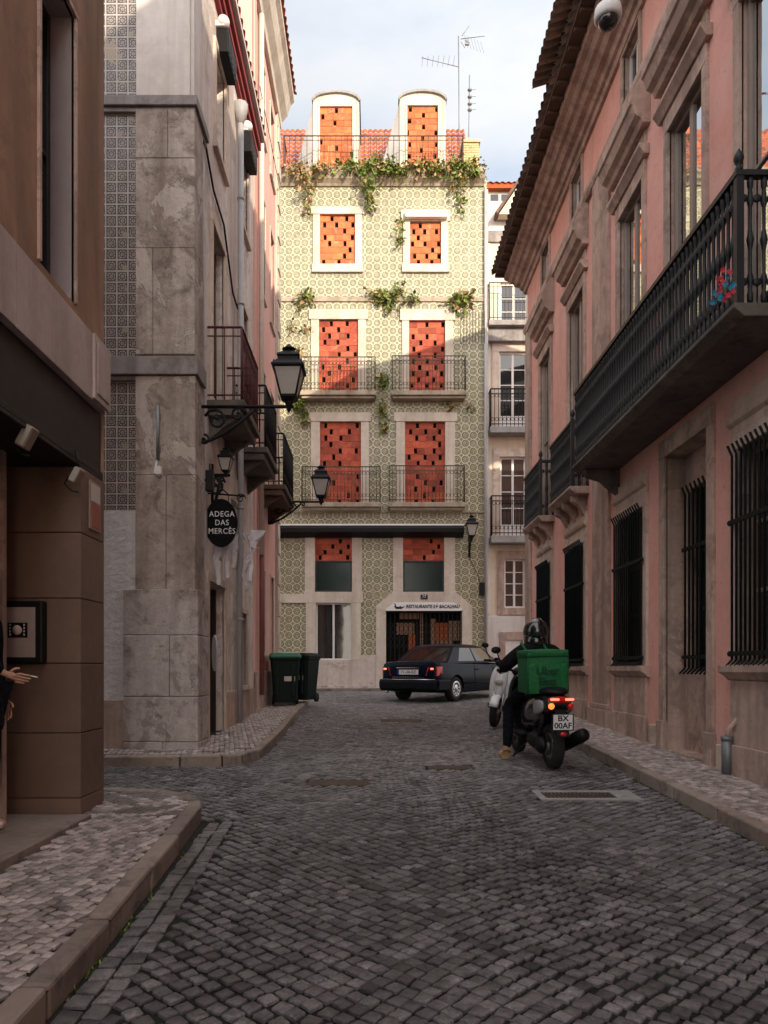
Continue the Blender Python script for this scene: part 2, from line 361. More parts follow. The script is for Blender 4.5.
# ------------------------------------------------------------------ shared builders
def wallgrid(mb,fr,u0,u1,v0,v1,holes,depth=.2,mi=0,w=0,rmi=None):
    rmi = mi if rmi is None else rmi
    us=sorted(set([u0,u1]+[h[i] for h in holes for i in (0,1) if u0<h[i]<u1])); vs=sorted(set([v0,v1]+[h[i] for h in holes for i in (2,3) if v0<h[i]<v1]))
    for a,b in zip(us,us[1:]):
        for c,d in zip(vs,vs[1:]):
            mu,mv=(a+b)/2,(c+d)/2
            if any(h[0]<mu<h[1] and h[2]<mv<h[3] for h in holes): continue
            mb.quad([fr.p(a,c,w),fr.p(b,c,w),fr.p(b,d,w),fr.p(a,d,w)],mi)
    for h in holes:
        a,b,c,d=h[:4]; e=w-(h[4] if len(h)>4 else depth)
        for P in ([(a,c),(a,d)],[(b,c),(b,d)],[(a,c),(b,c)],[(a,d),(b,d)]):
            (x1,y1),(x2,y2)=P
            mb.quad([fr.p(x1,y1,w),fr.p(x2,y2,w),fr.p(x2,y2,e),fr.p(x1,y1,e)],rmi)
        mb.quad([fr.p(a,c,e-.25),fr.p(b,c,e-.25),fr.p(b,d,e-.25),fr.p(a,d,e-.25)],rmi)   # back of the room
        for P in ([(a,c),(a,d)],[(b,c),(b,d)],[(a,c),(b,c)],[(a,d),(b,d)]):
            (x1,y1),(x2,y2)=P
            mb.quad([fr.p(x1,y1,e),fr.p(x2,y2,e),fr.p(x2,y2,e-.25),fr.p(x1,y1,e-.25)],rmi)
def surround(mb,fr,u0,u1,v0,v1,t,w0,w1,mi=0,sill=True,top=None):
    tt=t if top is None else top
    mb.box(fr,u0-t,u0,v0,v1,w0,w1,mi); mb.box(fr,u1,u1+t,v0,v1,w0,w1,mi)
    mb.box(fr,u0-t,u1+t,v1,v1+tt,w0,w1+.004,mi)
    if sill: mb.box(fr,u0-t-.03,u1+t+.03,v0-t*.8,v0,w0,w1+.03,mi)
def window(parent,fr,u0,u1,v0,v1,w,cols=2,rows=3,fm='window_white',gm='glass',t=.055,panel=0,bar=.028,curt=False):
    mb=MB()
    mb.box(fr,u0,u0+t,v0,v1,w-.05,w); mb.box(fr,u1-t,u1,v0,v1,w-.05,w)
    mb.box(fr,u0+t,u1-t,v1-t,v1,w-.05,w); mb.box(fr,u0+t,u1-t,v0,v0+t,w-.05,w)
    b0=v0+t
    if panel: mb.box(fr,u0+t,u1-t,v0+t,v0+panel,w-.045,w-.012); b0=v0+panel
    for i in range(1,cols):
        u=u0+(u1-u0)*i/cols; bb=bar*(1.7 if cols==2 else 1)
        mb.box(fr,u-bb,u+bb,b0,v1-t,w-.045,w-.003)
    for i in range(1,rows):
        v=b0+(v1-t-b0)*i/rows; mb.box(fr,u0+t,u1-t,v-bar*.7,v+bar*.7,w-.043,w-.006)
    f=mb.build('window',fm,parent,bevel=.004)
    g=MB(); g.quad([fr.p(u0+t,b0,w-.028),fr.p(u1-t,b0,w-.028),fr.p(u1-t,v1-t,w-.028),fr.p(u0+t,v1-t,w-.028)])
    g.build('pane',gm,f)
    if curt:
        c=MB(); n=14
        for i in range(n):
            a=u0+t+(u1-u0-2*t)*i/n; b=u0+t+(u1-u0-2*t)*(i+1)/n
            c.quad([fr.p(a,b0,w-.1-.02*(i%2)),fr.p(b,b0,w-.1-.02*((i+1)%2)),fr.p(b,v1-t,w-.1-.02*((i+1)%2)),fr.p(a,v1-t,w-.1-.02*(i%2))])
        c.build('curtain','curtain',f)
    return f
def brickfill(parent,fr,u0,u1,v0,v1,w,bh=.215,gaps=2,phase=0,bm='brick'):
    mb=MB(); n=max(2,round((v1-v0)/bh)); h=(v1-v0)/n; W=u1-u0; back=.11
    mb.quad([fr.p(u0,v0,w-back),fr.p(u1,v0,w-back),fr.p(u1,v1,w-back),fr.p(u0,v1,w-back)],1)
    for r in range(n):
        a=v0+r*h; b=a+h-.012
        if gaps==2: gs=[W*.30,W*.72] if (r+phase)%2 else [W*.12,W*.5,W*.9]
        else: gs=[W*.5] if (r+phase)%2 else [W*.05,W*.95]
        gs=[g+R.uniform(-.05,.05) for g in gs if R.random()<.72]
        gw=.05; edges=[0]
        segs=[]; x=0
        for g_ in gs:
            if g_-gw>x+.03: segs.append((x,g_-gw))
            x=max(x,g_+gw)
        if x<W-.02: segs.append((x,W))
        for s0,s1 in segs:
            m=max(1,round((s1-s0)/.3))
            for i in range(m):
                c0=s0+(s1-s0)*i/m; c1=s0+(s1-s0)*(i+1)/m
                e=R.uniform(-.006,.008)
                mb.box(fr,u0+c0+.004,u0+c1-.004,a,b,w-.1,w+e,0,R.random())
            mb.box(fr,u0+s0,u0+s1,a-.012,b+.004,w-.1,w-.008,2)
        for g_ in gs:   # gap closed at the bottom and top by mortar
            mb.box(fr,u0+max(0,g_-gw),u0+min(W,g_+gw),a-.012,a+.02,w-.1,w-.004,0,R.random())
    return mb.build('brick_infill',[bm,'dark_void','mortar'],parent)
def railing(mb,fr,u0,u1,v0,v1,w0,w1,step=.11,r=.007,scroll=False):
    """thin iron railing on three sides between wall (w0) and front (w1)"""
    A=[fr.p(u0,v1,w0),fr.p(u0,v1,w1),fr.p(u1,v1,w1),fr.p(u1,v1,w0)]
    for q,rad in ((0,r*2),(-(v1-v0)*.12,r*1.1),(-(v1-v0)*.93,r*1.4)):
        P=[p+V((0,0,q)) for p in A]
        for a,b in zip(P,P[1:]): mb.tube([a,b],rad,5)
    n=max(2,round((u1-u0)/step))
    for i in range(n+1):
        u=u0+(u1-u0)*i/n; rr=r*1.8 if i in (0,n) else r
        mb.tube([fr.p(u,v0,w1),fr.p(u,v1,w1)],rr,5)
        if i<n and scroll:
            c=fr.p(u+(u1-u0)/n/2,v0+(v1-v0)*.82,w1); s=(u1-u0)/n*.42
            mb.tube([c+fr.U*(s*cos(t))+fr.Z*(s*sin(t)) for t in [2*pi*j/8 for j in range(8)]],r*.8,4,closed=True)
            c=fr.p(u+(u1-u0)/n/2,v0+(v1-v0)*.2,w1)
            mb.tube([c+fr.U*(s*cos(t))+fr.Z*(s*sin(t)) for t in [2*pi*j/8 for j in range(8)]],r*.8,4,closed=True)
    m=max(1,round(abs(w1-w0)/step))
    for u in (u0,u1):
        for i in range(1,m):
            w=w0+(w1-w0)*i/m; mb.tube([fr.p(u,v0,w),fr.p(u,v1,w)],r,5)
def text(s,size,fr,u,v,w,mat,parent,name='lettering',shear=0,ex=.003,bold=0,sx=1,space=1):
    cu=bpy.data.curves.new('t','FONT'); cu.body=s; cu.size=size; cu.align_x='CENTER'; cu.align_y='CENTER'; cu.shear=shear; cu.extrude=ex; cu.offset=bold; cu.space_character=space; cu.resolution_u=3
    o=bpy.data.objects.new('t',cu); COL.objects.link(o); bpy.context.view_layer.update()
    me=bpy.data.meshes.new_from_object(o.evaluated_get(bpy.context.evaluated_depsgraph_get()))
    bpy.data.objects.remove(o); bpy.data.curves.remove(cu)
    for q in me.vertices: q.co = fr.p(u+q.co.x*sx, v+q.co.y, w+q.co.z)
    me.materials.clear(); me.materials.append(M[mat]); me.name=name
    ob=bpy.data.objects.new(name,me); COL.objects.link(ob)
    if parent: adopt(ob,parent)
    return ob
def corr(mb,fr,u0,u1,A,B,period=.2,amp=.035,mi=0,rows=0,t=.5):
    """pantile sheet between lines A=(v,w) (eave) and B=(v,w) (ridge)"""
    n=max(2,int((u1-u0)/period*6)); nr=max(1,rows); av,aw=A; bv,bw=B
    dv,dw=bv-av,bw-aw; L=sqrt(dv*dv+dw*dw); nv,nw=-dw/L,dv/L
    if nv<0: nv,nw=-nv,-nw
    for r in range(nr):
        f0,f1=r/nr,(r+1)/nr; lift=.02
        vs=[]
        for f,e in ((f0,lift),(f1,0)):
            for i in range(n+1):
                u=u0+(u1-u0)*i/n; ph=2*pi*u/period; h=amp*(abs(sin(ph/2))*2-1)+e
                vs.append(fr.p(u,av+dv*f+nv*h,aw+dw*f+nw*h))
        for i in range(n):
            q=[vs[i],vs[i+1],vs[n+1+i+1],vs[n+1+i]]
            mb.add(q,[(0,1,2,3)],mi,True,(hash((int((u0+(u1-u0)*i/n)/period),r))%97)/97)
# ================================================================== GROUND
def sheet(name,mat,x0,x1,ys,dz,kind='structure',xs=None):
    mb=MB(); xs=xs or [x0,x1]
    for a,b in zip(ys,ys[1:]):
        for c,d in zip(xs,xs[1:]):
            mb.quad([(c,a,gz(a)+dz),(d,a,gz(a)+dz),(d,b,gz(b)+dz),(c,b,gz(b)+dz)])
    return mb.build(name,mat,kind=kind)
ys=[-200,-60,-20,-5,0]+[i*.5+.5 for i in range(56)]+[60,200,600]
sheet('ground','ground_mat',-300,300,ys,-.06,xs=[-300,-60,-10,0,10,60,300])
sheet('road_bed','joint_dirt',-8,12,[-3]+[i*.5 for i in range(0,56)],-.017,xs=[-8,-2,0,2,4,12])
KL=[(-1.20,-1),(-1.21,1.5),(-1.23,2.8),(-1.24,3.5),(-1.31,5),(-1.36,5.85),(-1.42,6.12),(-1.58,6.36),(-1.85,6.5),(-2.4,6.58),(-7.5,6.7)]
KM=[(-7.5,8.5),(-2.2,8.42),(-1.72,8.44),(-1.5,8.56),(-1.38,8.9),(-1.35,9.4),(-1.35,11),(-1.50,17.4),(-1.62,17.8),(-2.0,18.0),(-7.5,18.1)]
KR=[(2.72,-1),(2.72,17),(2.85,17.6),(3.3,17.95),(12,18.1)]
KF=[(-8,23.35),(12,23.35)]
def pip(x,y,poly):
    c=False; n=len(poly)
    for i in range(n):
        (a,b),(d,e)=poly[i],poly[i-1]
        if (b>y)!=(e>y) and x<(d-a)*(y-b)/(e-b)+a: c=not c
    return c
def off(poly,d):
    out=[]
    for i,p in enumerate(poly):
        a=V(poly[max(0,i-1)]); b=V(poly[min(len(poly)-1,i+1)]); t=(b-a).normalized()
        out.append((p[0]-t.y*d,p[1]+t.x*d))
    return out
PL=KL+[(-7.5,-1)]
PM=KM
PR=KR+[(12,-1)]
PF=[(-8,23.35),(12,23.35),(12,25),(-8,25)]
def kerb(name,line,d,h,W=.115,seg=.85):
    """kerb stones along the line; d=+1 pavement on the left of the line, -1 on the right"""
    mb=MB(); pts=[V(p) for p in line]; res=[]
    for a,b in zip(pts,pts[1:]):
        n=max(1,round((b-a).length/seg))
        for i in range(n): res.append(a+(b-a)*i/n)
    res.append(pts[-1]); outer=[tuple(p) for p in res]; inner=off(outer,W*d)
    for i in range(len(outer)-1):
        a,b=V(outer[i]),V(outer[i+1]); c,e=V(inner[i+1]),V(inner[i]); u=(b-a)*.006/max(.05,(b-a).length)*1.0
        a2,b2,c2,e2=a+u,b-u,c-u,e+u; j=R.uniform(-.006,.006); k=R.uniform(-.004,.004)
        o=V((R.uniform(-.004,.004),R.uniform(-.004,.004)))
        q=[a2+o,b2+o,c2,e2]
        P=[(p.x,p.y,gz(p.y)-.03) for p in q]+[(p.x,p.y,gz(p.y)+h+j+(k if t in(1,2) else 0)) for t,p in enumerate(q)]
        mb.hexa(P,0,R.random())
    o=mb.build(name,'kerb_stone',bevel=.018,kind='structure'); return o
kerb('kerb',KL,1,.12); kerb('kerb',KM,1,.115); kerb('kerb',KR,-1,.115,.12); kerb('kerb',KF,1,.09,.12)
def stones(name,mat,cells,dz,depth=.016,dome=.004,oct_=lambda y:True,tiltz=.004):
    vs=[];fs=[];ts=[];sm=[]
    for (cx,cy,hx,hy,ang,t) in cells:
        ca,sa=cos(ang),sin(ang); z=gz(cy)+dz+R.uniform(-tiltz,tiltz); tx,ty=R.uniform(-.03,.03),R.uniform(-.03,.03)+.036
        cor=[(s*hx*R.uniform(.82,1.08),q*hy*R.uniform(.82,1.08)) for s,q in ((-1,-1),(1,-1),(1,1),(-1,1))]
        if oct_(cy):
            ring=[]
            for i in range(4):
                p=cor[i]; pr=cor[i-1]; nx=cor[(i+1)%4]; k=R.uniform(.06,.2)
                ring.append((p[0]+(pr[0]-p[0])*k*.5,p[1]+(pr[1]-p[1])*k*.5)); ring.append((p[0]+(nx[0]-p[0])*k*.5,p[1]+(nx[1]-p[1])*k*.5))
        else: ring=cor
        n=len(ring); b=len(vs)
        for (f,h) in ((1.0,-depth),(1.0,-.0045),(.89,0.0)):
            for x,y in ring:
                X=x*f;Y=y*f; vs.append((cx+X*ca-Y*sa,cy+X*sa+Y*ca,z+h+(X*ca-Y*sa)*tx+(X*sa+Y*ca)*ty))
        vs.append((cx,cy,z+dome))
        for r in (0,1):
            for i in range(n): fs.append((b+r*n+i,b+r*n+(i+1)%n,b+(r+1)*n+(i+1)%n,b+(r+1)*n+i)); ts.append(t); sm.append(r==1)
        for i in range(n): fs.append((b+2*n+i,b+2*n+(i+1)%n,b+3*n)); ts.append(t); sm.append(True)
    me=bpy.data.meshes.new(name); me.from_pydata(vs,[],fs); me.materials.append(M[mat])
    me.polygons.foreach_set('use_smooth',sm)
    at=me.attributes.new('tint','FLOAT','FACE'); at.data.foreach_set('value',ts); me.update()
    o=bpy.data.objects.new(name,me); COL.objects.link(o); o['kind']='structure'; return o
GR=[]   # rectangles without stones (covers): x0,x1,y0,y1
COV=[('drain',PX(580,7.02),6.82,.92,.42,0),('plain',PX(338,7.3),7.45,.62,.32,0),('plain',PX(450,8.35),8.35,.5,.26,0),('plain',PX(400,13.3),13.3,.7,.5,0)]
for kd,x,y,w,h,_ in COV: GR.append((x-w/2,x+w/2,y-h/2,y+h/2))
# road stones, diagonal setts
cells=[]; S=.080; A0=radians(43)
GUT=[(-1.20+.125,-1)]
for i in range(-350,350):
    for j in range(-350,350):
        a=i*S; b=j*S+(S*.5 if i%2 else 0)*.0
        x=a*cos(A0)-b*sin(A0); y=a*sin(A0)+b*cos(A0)+8
        x+=.07*sin(y*1.3)+.04*sin(x*3+y*.7); y+=.09*sin(x*1.1+y*.35)+.03*sin(x*4.1)
        if not(-7<x<9 and .8<y<23.3): continue
        if y<17.9 and x>2.70: continue
        if y>17 and x>3.3+(y-17)*2 and y<19: continue
        if x<-3.5 and not(6.5<y<9 or y>18): continue
        if pip(x,y,PL) or pip(x,y,PM): continue
        if any(g[0]-.02<x<g[1]+.02 and g[2]-.02<y<g[3]+.02 for g in GR): continue
        # gutter course beside the near kerb is laid straight
        if y<5.9 and x<-1.0-.035*max(0,y-3.5): continue
        s=S/2-.0046
        t=min(1,max(0,R.gauss(.5,.2)+.22*sin(x*1.1+1)*sin(y*.9)))
        x+=R.uniform(-.006,.006); y+=R.uniform(-.006,.006)
        cells.append((x,y,s*R.uniform(.9,1.03),s*R.uniform(.9,1.03),A0+R.gauss(0,.10)+.1*sin(x*.9+y*.5),t))
y=.8
while y<5.85:
    for c in (0,1):
        x0=-1.215-.04*max(0,(y-3.5)*.95)
        cells.append((x0+.055+c*.10+R.uniform(-.004,.004),y+c*.04,.046,.054,R.gauss(.0,.05),R.uniform(.3,.9)))
    y+=.118
stones('road','cobble',cells,0,oct_=lambda y:y<8,dome=.0015,tiltz=.0035)
# pavements
def pave(name,poly,h,S,bounds,ang=.15,dark=None,lim=None,inset=.12):
    sh=MB(); n=len(poly)
    cells=[]
    x0,x1,y0,y1=bounds; N=int(max(x1-x0,y1-y0)/S*1.5)+4
    cx,cy=(x0+x1)/2,(y0+y1)/2
    for i in range(-N,N):
        for j in range(-N,N):
            a=i*S; b=(j+(.5 if i%2 else 0))*S
            x=cx+a*cos(ang)-b*sin(ang); y=cy+a*sin(ang)+b*cos(ang)
            if not(x0<x<x1 and y0<y<y1): continue
            if not pip(x,y,poly): continue
            if lim and not lim(x,y): continue
            m=S*.5*.5+inset
            if not(pip(x+m,y,poly) and pip(x-m,y,poly) and pip(x,y-m,poly) and pip(x,y+m,poly)): continue
            t=R.uniform(.1,1.0)
            if dark and dark(x,y): t=R.uniform(-1.2,-.7)
            cells.append((x+R.uniform(-.007,.007),y+R.uniform(-.007,.007),S*.5*R.uniform(.86,1.06),S*.5*R.uniform(.86,1.04),ang+R.gauss(0,.15),t))
    return stones(name,'calcada',cells,h,depth=.015,dome=.0005,oct_=lambda y:y<7,tiltz=.0018)
def bed(poly,h):
    mb=MB(); # slice polygon in y strips through triangulation
    bm=bmesh.new(); vs=[bm.verts.new((x,y,0)) for x,y in poly]; f=bm.faces.new(vs)
    for k in range(0,52):
        yy=k*.5; g=bm.verts[:]+bm.edges[:]+bm.faces[:]
        bmesh.ops.bisect_plane(bm,geom=g,plane_co=(0,yy,0),plane_no=(0,1,0))
    for v in bm.verts: v.co.z=gz(v.co.y)+h
    me=bpy.data.meshes.new('pavement_bed'); bm.to_mesh(me); bm.free(); me.materials.append(M['joint_dirt'])
    o=bpy.data.objects.new('pavement_bed',me); COL.objects.link(o); o['kind']='structure'
dk=lambda x,y: 5.55<y<6.45 and (sin(x*9+2*sin(y*5))*sin(y*11+1.5*sin(x*6))>.12)
bed(PL,.095); bed(PM,.09); bed(PR,.09); bed(PF,.07)
pave('pavement',PL,.112,.062,(-7,-1.2,.6,6.7),-.30,dk,lim=lambda x,y: (x>-2.2 or y>6.03) and not(x<-2.1 and y<5.6),inset=.10)
pave('pavement',PM,.108,.062,(-6,-1.3,8.5,18),.2,lambda x,y: y<9.2 and sin(x*9)*sin(y*13)>.35,lim=lambda x,y:(x>-2.25 or y<9.15),inset=.10)
pave('pavement',PR,.108,.062,(2.7,4.5,1.5,18),.2,lim=lambda x,y:x<3.6 or y>17.4,inset=.10)
pave('pavement',PF,.082,.11,(-6,7,23.4,24.2),.0,inset=.09)
# weeds along the kerbs
def weeds():
    rr=random.Random(9); vs=[];fs=[];ts=[]
    spots=[(-1.235,2.2+ .16*i) for i in range(24)]+[(2.68,5+.35*i) for i in range(22)]+[(-1.33,9.6+.4*i) for i in range(14)]+[(3.55,6.8+.31*i) for i in range(24)]
    for x,y in spots:
        if rr.random()<.45: continue
        z=gz(y)+(.10 if x>3 else -.012)
        for i in range(rr.randint(8,22)):
            a=rr.uniform(0,6.28); l=rr.uniform(.008,.022); c=V((x+rr.gauss(0,.02),y+rr.gauss(0,.06),z)); d=V((cos(a)*.6,sin(a)*.6,rr.uniform(.5,1.1)))*l; q=V((-sin(a),cos(a),0))*l*.35
            b=len(vs); vs+=[c-q,c+q,c+d+q*.6,c+d*1.3]; fs.append((b,b+1,b+2,b+3)); ts.append(rr.random()*.75)
    me=bpy.data.meshes.new('weeds'); me.from_pydata([tuple(v) for v in vs],[],fs); me.materials.append(M['leaf']); me.attributes.new('tint','FLOAT','FACE').data.foreach_set('value',ts); me.update()
    o=bpy.data.objects.new('weeds',me); COL.objects.link(o); tag(o,'tiny green weeds growing in the joints along the kerbs','weeds',kind='stuff')
weeds()
# covers
for n_,(kd,x,y,w,h,_) in enumerate(COV):
    z=gz(y); mb=MB()
    G=Fr((x,y,z-.012),(1,0,0),(0,0,1),(0,1,.036))
    if kd=='drain':
        b=.13
        mb.box(G,-w/2,w/2,-h/2,-h/2+b*.6,0,.018,0); mb.box(G,-w/2,w/2,h/2-b*.6,h/2,0,.018,0)
        mb.box(G,-w/2,-w/2+b*.5,-h/2+b*.6,h/2-b*.6,0,.017,0); mb.box(G,w/2-b*1.6,w/2,-h/2+b*.6,h/2-b*.6,0,.017,0)
        mb.box(G,-w/2+b*.5,w/2-b*1.6,-h/2+b*.6,h/2-b*.6,-.02,.003,1)
        n=18; uu0,uu1=-w/2+b*.5,w/2-b*1.6
        for i in range(n):
            u=uu0+(uu1-uu0)*(i+.5)/n; mb.box(G,u-.010,u+.010,-h/2+b*.6,h/2-b*.6,.003,.014,2)
        mb.box(G,uu0,uu1,-.01,.01,.003,.016,2)
        o=mb.build('drain_grate',['concrete','dark_void','rust_iron']); tag(o,'rusty iron drain grate in a pale concrete surround behind the black scooter','drain')
    else:
        mb.box(G,-w/2,w/2,-h/2,h/2,-.01,.008,0); mb.box(G,-w/2+.03,w/2-.03,-h/2+.03,h/2-.03,.008,.011,1)
        for i in range(7):
            u=-w/2+.06+(w-.12)*i/6; mb.box(G,u-.008,u+.008,-h/2+.05,h/2-.05,.011,.014,1)
        o=mb.build('access_cover',['rust_iron','rust_iron'])
        tag(o,['','iron access cover in the cobbles left of centre, the nearest of the three','iron access cover just left of the black scooter','iron access cover farthest up the street, before the blue car'][n_],'manhole cover','access covers in the road')
# ================================================================== BROWN BUILDING (near left)
FB=Fr((-2.2,0,0),(0,1,0),(1,0,0))
bb=thing('brown_building','brown plastered building at near left with a dark recessed entrance and one tall window','building',(-2.2,3,0))
mb=MB(); wallgrid(mb,FB,-6,6.05,4.01,9.6,[(4.88,5.44,4.10,6.2),(1.6,3.0,4.1,6.2)],.24,0,0,1)
for P in ([(6.05,4.01),(6.05,9.6)],):
    mb.quad([FB.p(6.05,-.3,0),FB.p(6.05,9.6,0),FB.p(6.05,9.6,-6),FB.p(6.05,-.3,-6)])
mb.quad([FB.p(-6,9.6,0),FB.p(6.05,9.6,0),FB.p(6.05,9.6,-6),FB.p(-6,9.6,-6)])
mb.quad([FB.p(-6,-.3,0),FB.p(-6,9.6,0),FB.p(-6,9.6,-6),FB.p(-6,-.3,-6)])
mb.build('wall',['brown_plaster','reveal'],bb)
for (a,b) in ((4.88,5.44),(1.6,3.0)):
    mb=MB(); surround(mb,FB,a,b,4.10,6.2,.035,-.02,.02,sill=False); mb.build('window_trim','trim_stone',bb,bevel=.004)
window(bb,FB,4.88,5.44,4.10,6.2,-.17,1,2,fm='sash_dark'); window(bb,FB,1.6,3.0,4.10,6.2,-.17,2,2,fm='sash_dark')
mb=MB(); u=-6.
while u<6.0:
    e=min(6.05,u+.50); mb.box(FB,u+.003,e-.003,3.49,4.005,-.2,.035,0,R.random()); u=e
mb.build('stone_band','band_stone',bb,bevel=.004)
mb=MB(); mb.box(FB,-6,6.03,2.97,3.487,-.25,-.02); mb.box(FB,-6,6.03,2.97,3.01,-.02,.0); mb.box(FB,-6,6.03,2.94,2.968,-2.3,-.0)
mb.build('fascia','dark_fascia',bb,bevel=.004)
mb=MB()
zs=[-.1,.44,.93,1.455,1.945,2.44,2.94]
for a,b in zip(zs,zs[1:]):     # stone pillar at the end: street face and recess face
    mb.box(FB,5.57,6.05,a+.003,b-.003,-2.3,0,0,R.random())
mb.build('pillar','cladding',bb,bevel=.005)
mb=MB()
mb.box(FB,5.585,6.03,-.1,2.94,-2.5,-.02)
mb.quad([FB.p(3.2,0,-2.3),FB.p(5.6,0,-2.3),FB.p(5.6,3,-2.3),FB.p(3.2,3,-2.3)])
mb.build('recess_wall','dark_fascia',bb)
mb=MB()
for a,b in zip(zs,zs[1:]): mb.box(FB,-6,3.55,a+.003,b-.003,-2.3,0,0,R.random())
mb.build('pillar','cladding',bb,bevel=.005)
mb=MB(); mb.box(FB,5.16,5.22,.33,2.94,-.47,-.385); mb.build('door_jamb','trim_stone',bb)
mb=MB(); mb.box(FB,-1,5.55,-.15,.325,-2.3,.09); mb.build('step','kerb_stone',bb,bevel=.008)
mb=MB(); mb.box(FB,5.70,6.04,3.50,4.0,.036,.06); mb.box(FB,5.74,6.0,3.55,3.95,.06,.07)
mb.build('bracket_box','band_stone',bb,bevel=.01)
# recess wall box
FR=Fr((0,5.57,0),(1,0,0),(0,-1,0))
t=thing('wall_intercom','dark framed wall panel with a small screen inside the brown entrance','wall panel',(-2.62,5.57,1.5))
mb=MB(); mb.box(FR,-2.80,-2.45,1.455,1.92,0,.09); mb.build('frame','black_plastic',t,bevel=.012)
mb=MB(); mb.box(FR,-2.775,-2.50,1.50,1.87,.09,.096); mb.build('panel','grey_panel' if 0 else 'band_stone',t)
mb=MB(); mb.box(FR,-2.70,-2.555,1.645,1.755,.096,.101); mb.build('screen','black_gloss',t)
mb=MB(); c=FR.p(-2.63,1.70,.103)
mb.lathe(c,[(.036,0),(.036,.002)],16,0,(0,-1,0)); 
for s in (-1,1):
    for q in range(4): mb.box(FR,-2.63+s*.052-.006,-2.63+s*.052+.006,1.66+q*.024,1.674+q*.024,.101,.103)
mb.build('pictogram','notice_white',t)
t=thing('notice_plate','framed white and red notice on the narrow end of the brown pillar','notice',(-2.2,5.8,2.5))
mb=MB(); mb.box(FB,5.72,5.94,2.50,2.88,0,.015); mb.build('frame','sash_grey',t,bevel=.003)
mb=MB(); mb.box(FB,5.74,5.92,2.72,2.86,.015,.018,0); mb.box(FB,5.74,5.92,2.52,2.71,.015,.018,1); mb.build('sheet',['notice_white','notice_red'],t)
def floodlight(loc,lab,s=1.):
    t=thing('floodlight',lab,'floodlight',(0,0,0),'floodlights over the brown entrance')
    mb=MB(); L=Fr((0,0,0),(.35,-.1,.93),(.6,-.75,-.3),(0,0,0)); 
    rot=Matrix.Rotation(radians(28),3,'Y')
    def bx(x0,x1,y0,y1,z0,z1,mi=0):
        P=[rot@V(p) for p in ((x0,y0,z0),(x1,y0,z0),(x1,y1,z0),(x0,y1,z0),(x0,y0,z1),(x1,y0,z1),(x1,y1,z1),(x0,y1,z1))]; mb.hexa(P,mi)
    bx(-.045*s,.045*s,-.05,.05,-.10*s,.10*s); mb.build('housing','sash_grey',t,bevel=.012)
    mb=MB(); bx(-.036*s,.036*s,-.055,-.05,-.085*s,.085*s); mb.build('lens','lamp_glass',t)
    mb=MB(); mb.tube([(0,.02,.08),(-.02,.04,.14),(-.02,.04,.20)],.01,6); mb.tube([(-.06,0,0),(-.1,.02,-.05),(-.05,.03,-.10),(.0,.03,-.11)],.006,5); mb.build('bracket','black_plastic',t)
    t.location=loc; return t
floodlight((-2.22,4.75,2.90),'pale floodlight hanging under the dark fascia, the nearer of two',.75)
floodlight((-2.16,5.40,2.82),'small floodlight with a looped cable at the top of the brown pillar',.6)
# ================================================================== CORNER BUILDING A
FA=Fr((0,9.1,0),(1,0,0),(0,-1,0)); FL=Fr((-2.226,0,0),(0,1,0),(1,0,0))
A=thing('corner_building','weathered stone and tile corner building with a red roof fascia on the left','building',(-2.3,9.2,.33))
mb=MB()
mb.quad([FA.p(-8,3.36),FA.p(-2.9,3.36),FA.p(-2.9,11.3),FA.p(-8,11.3)],0)
mb.quad([FA.p(-8,0,-.01),FA.p(-2.9,0,-.01),FA.p(-2.9,3.36,.0),FA.p(-8,3.36,.0)],1)
mb.quad([FA.p(-2.9,0),FA.p(-2.226,0),FA.p(-2.226,11.3),FA.p(-2.9,11.3)],2)
aw=[(9.98,11.02,.2,2.60,.35),(12.4,12.9,1.12,2.35),(10.2,11.0,5.1,7.55),(12.2,13.0,5.1,7.55),(10.4,11.05,8.75,10.15),(12.4,13.05,8.9,10.3),(11.6,12.2,3.0,4.1)]
wallgrid(mb,FL,9.1,13.75,-.1,11.3,aw,.16,3)
mb.quad([FL.p(9.1,11.3,0),FL.p(13.75,11.3,0),FL.p(13.75,11.3,-5.8),FL.p(9.1,11.3,-5.8)],2)
mb.build('wall',['brown_azulejo','rough_render','pale_plaster','side_plaster'],A)
# pilaster blocks
mb=MB(); X0,X1=-2.905,-2.226
def blocks(v0,v1,x0,w,hs,mi=0,su=.42):
    v=v0; k=0
    while v<v1-.01:
        h=min(R.choice(hs),v1-v); h = v1-v if v1-v-h<.25 else h
        j=R.uniform(.3,.7); jm=x0+(X1-x0)*j
        segs=[(x0,X1+w)] if k%2 else [(x0,jm-.002),(jm+.002,X1+w)]
        for a,b in segs: mb.box(FA,a,b,v+.0015,v+h-.0015,-.12,w+R.uniform(0,.006),mi)
        mb.box(FL,9.1-w+.02,9.1+su,v+.003,v+h-.003,-.1,w-.004,mi)
        v+=h; k+=1
blocks(2.38,4.99,X0,.055,[1.0,1.4,1.2]); blocks(5.26,8.26,X0,.045,[1.1,1.6,1.3])
mb.build('pilaster','old_stone',A,bevel=.008)
mb=MB(); blocks(-.1,2.38,-3.04,.10,[.62,.75,.55],0,.5); mb.build('pilaster_base','base_stone',A,bevel=.012)
mb=MB(); mb.box(FA,-8,-3.045,-.1,1.03,0,.05); mb.box(FL,11.08,13.75,-.1,1.06,0,.045); mb.build('plinth','trim_stone',A,bevel=.01)
mb=MB(); mb.box(FA,-2.9,-2.24,8.43,11.3,0,.045); mb.box(FL,9.09,9.5,8.43,11.3,-.1,.03); mb.build('upper_pilaster','pale_plaster',A,bevel=.006)
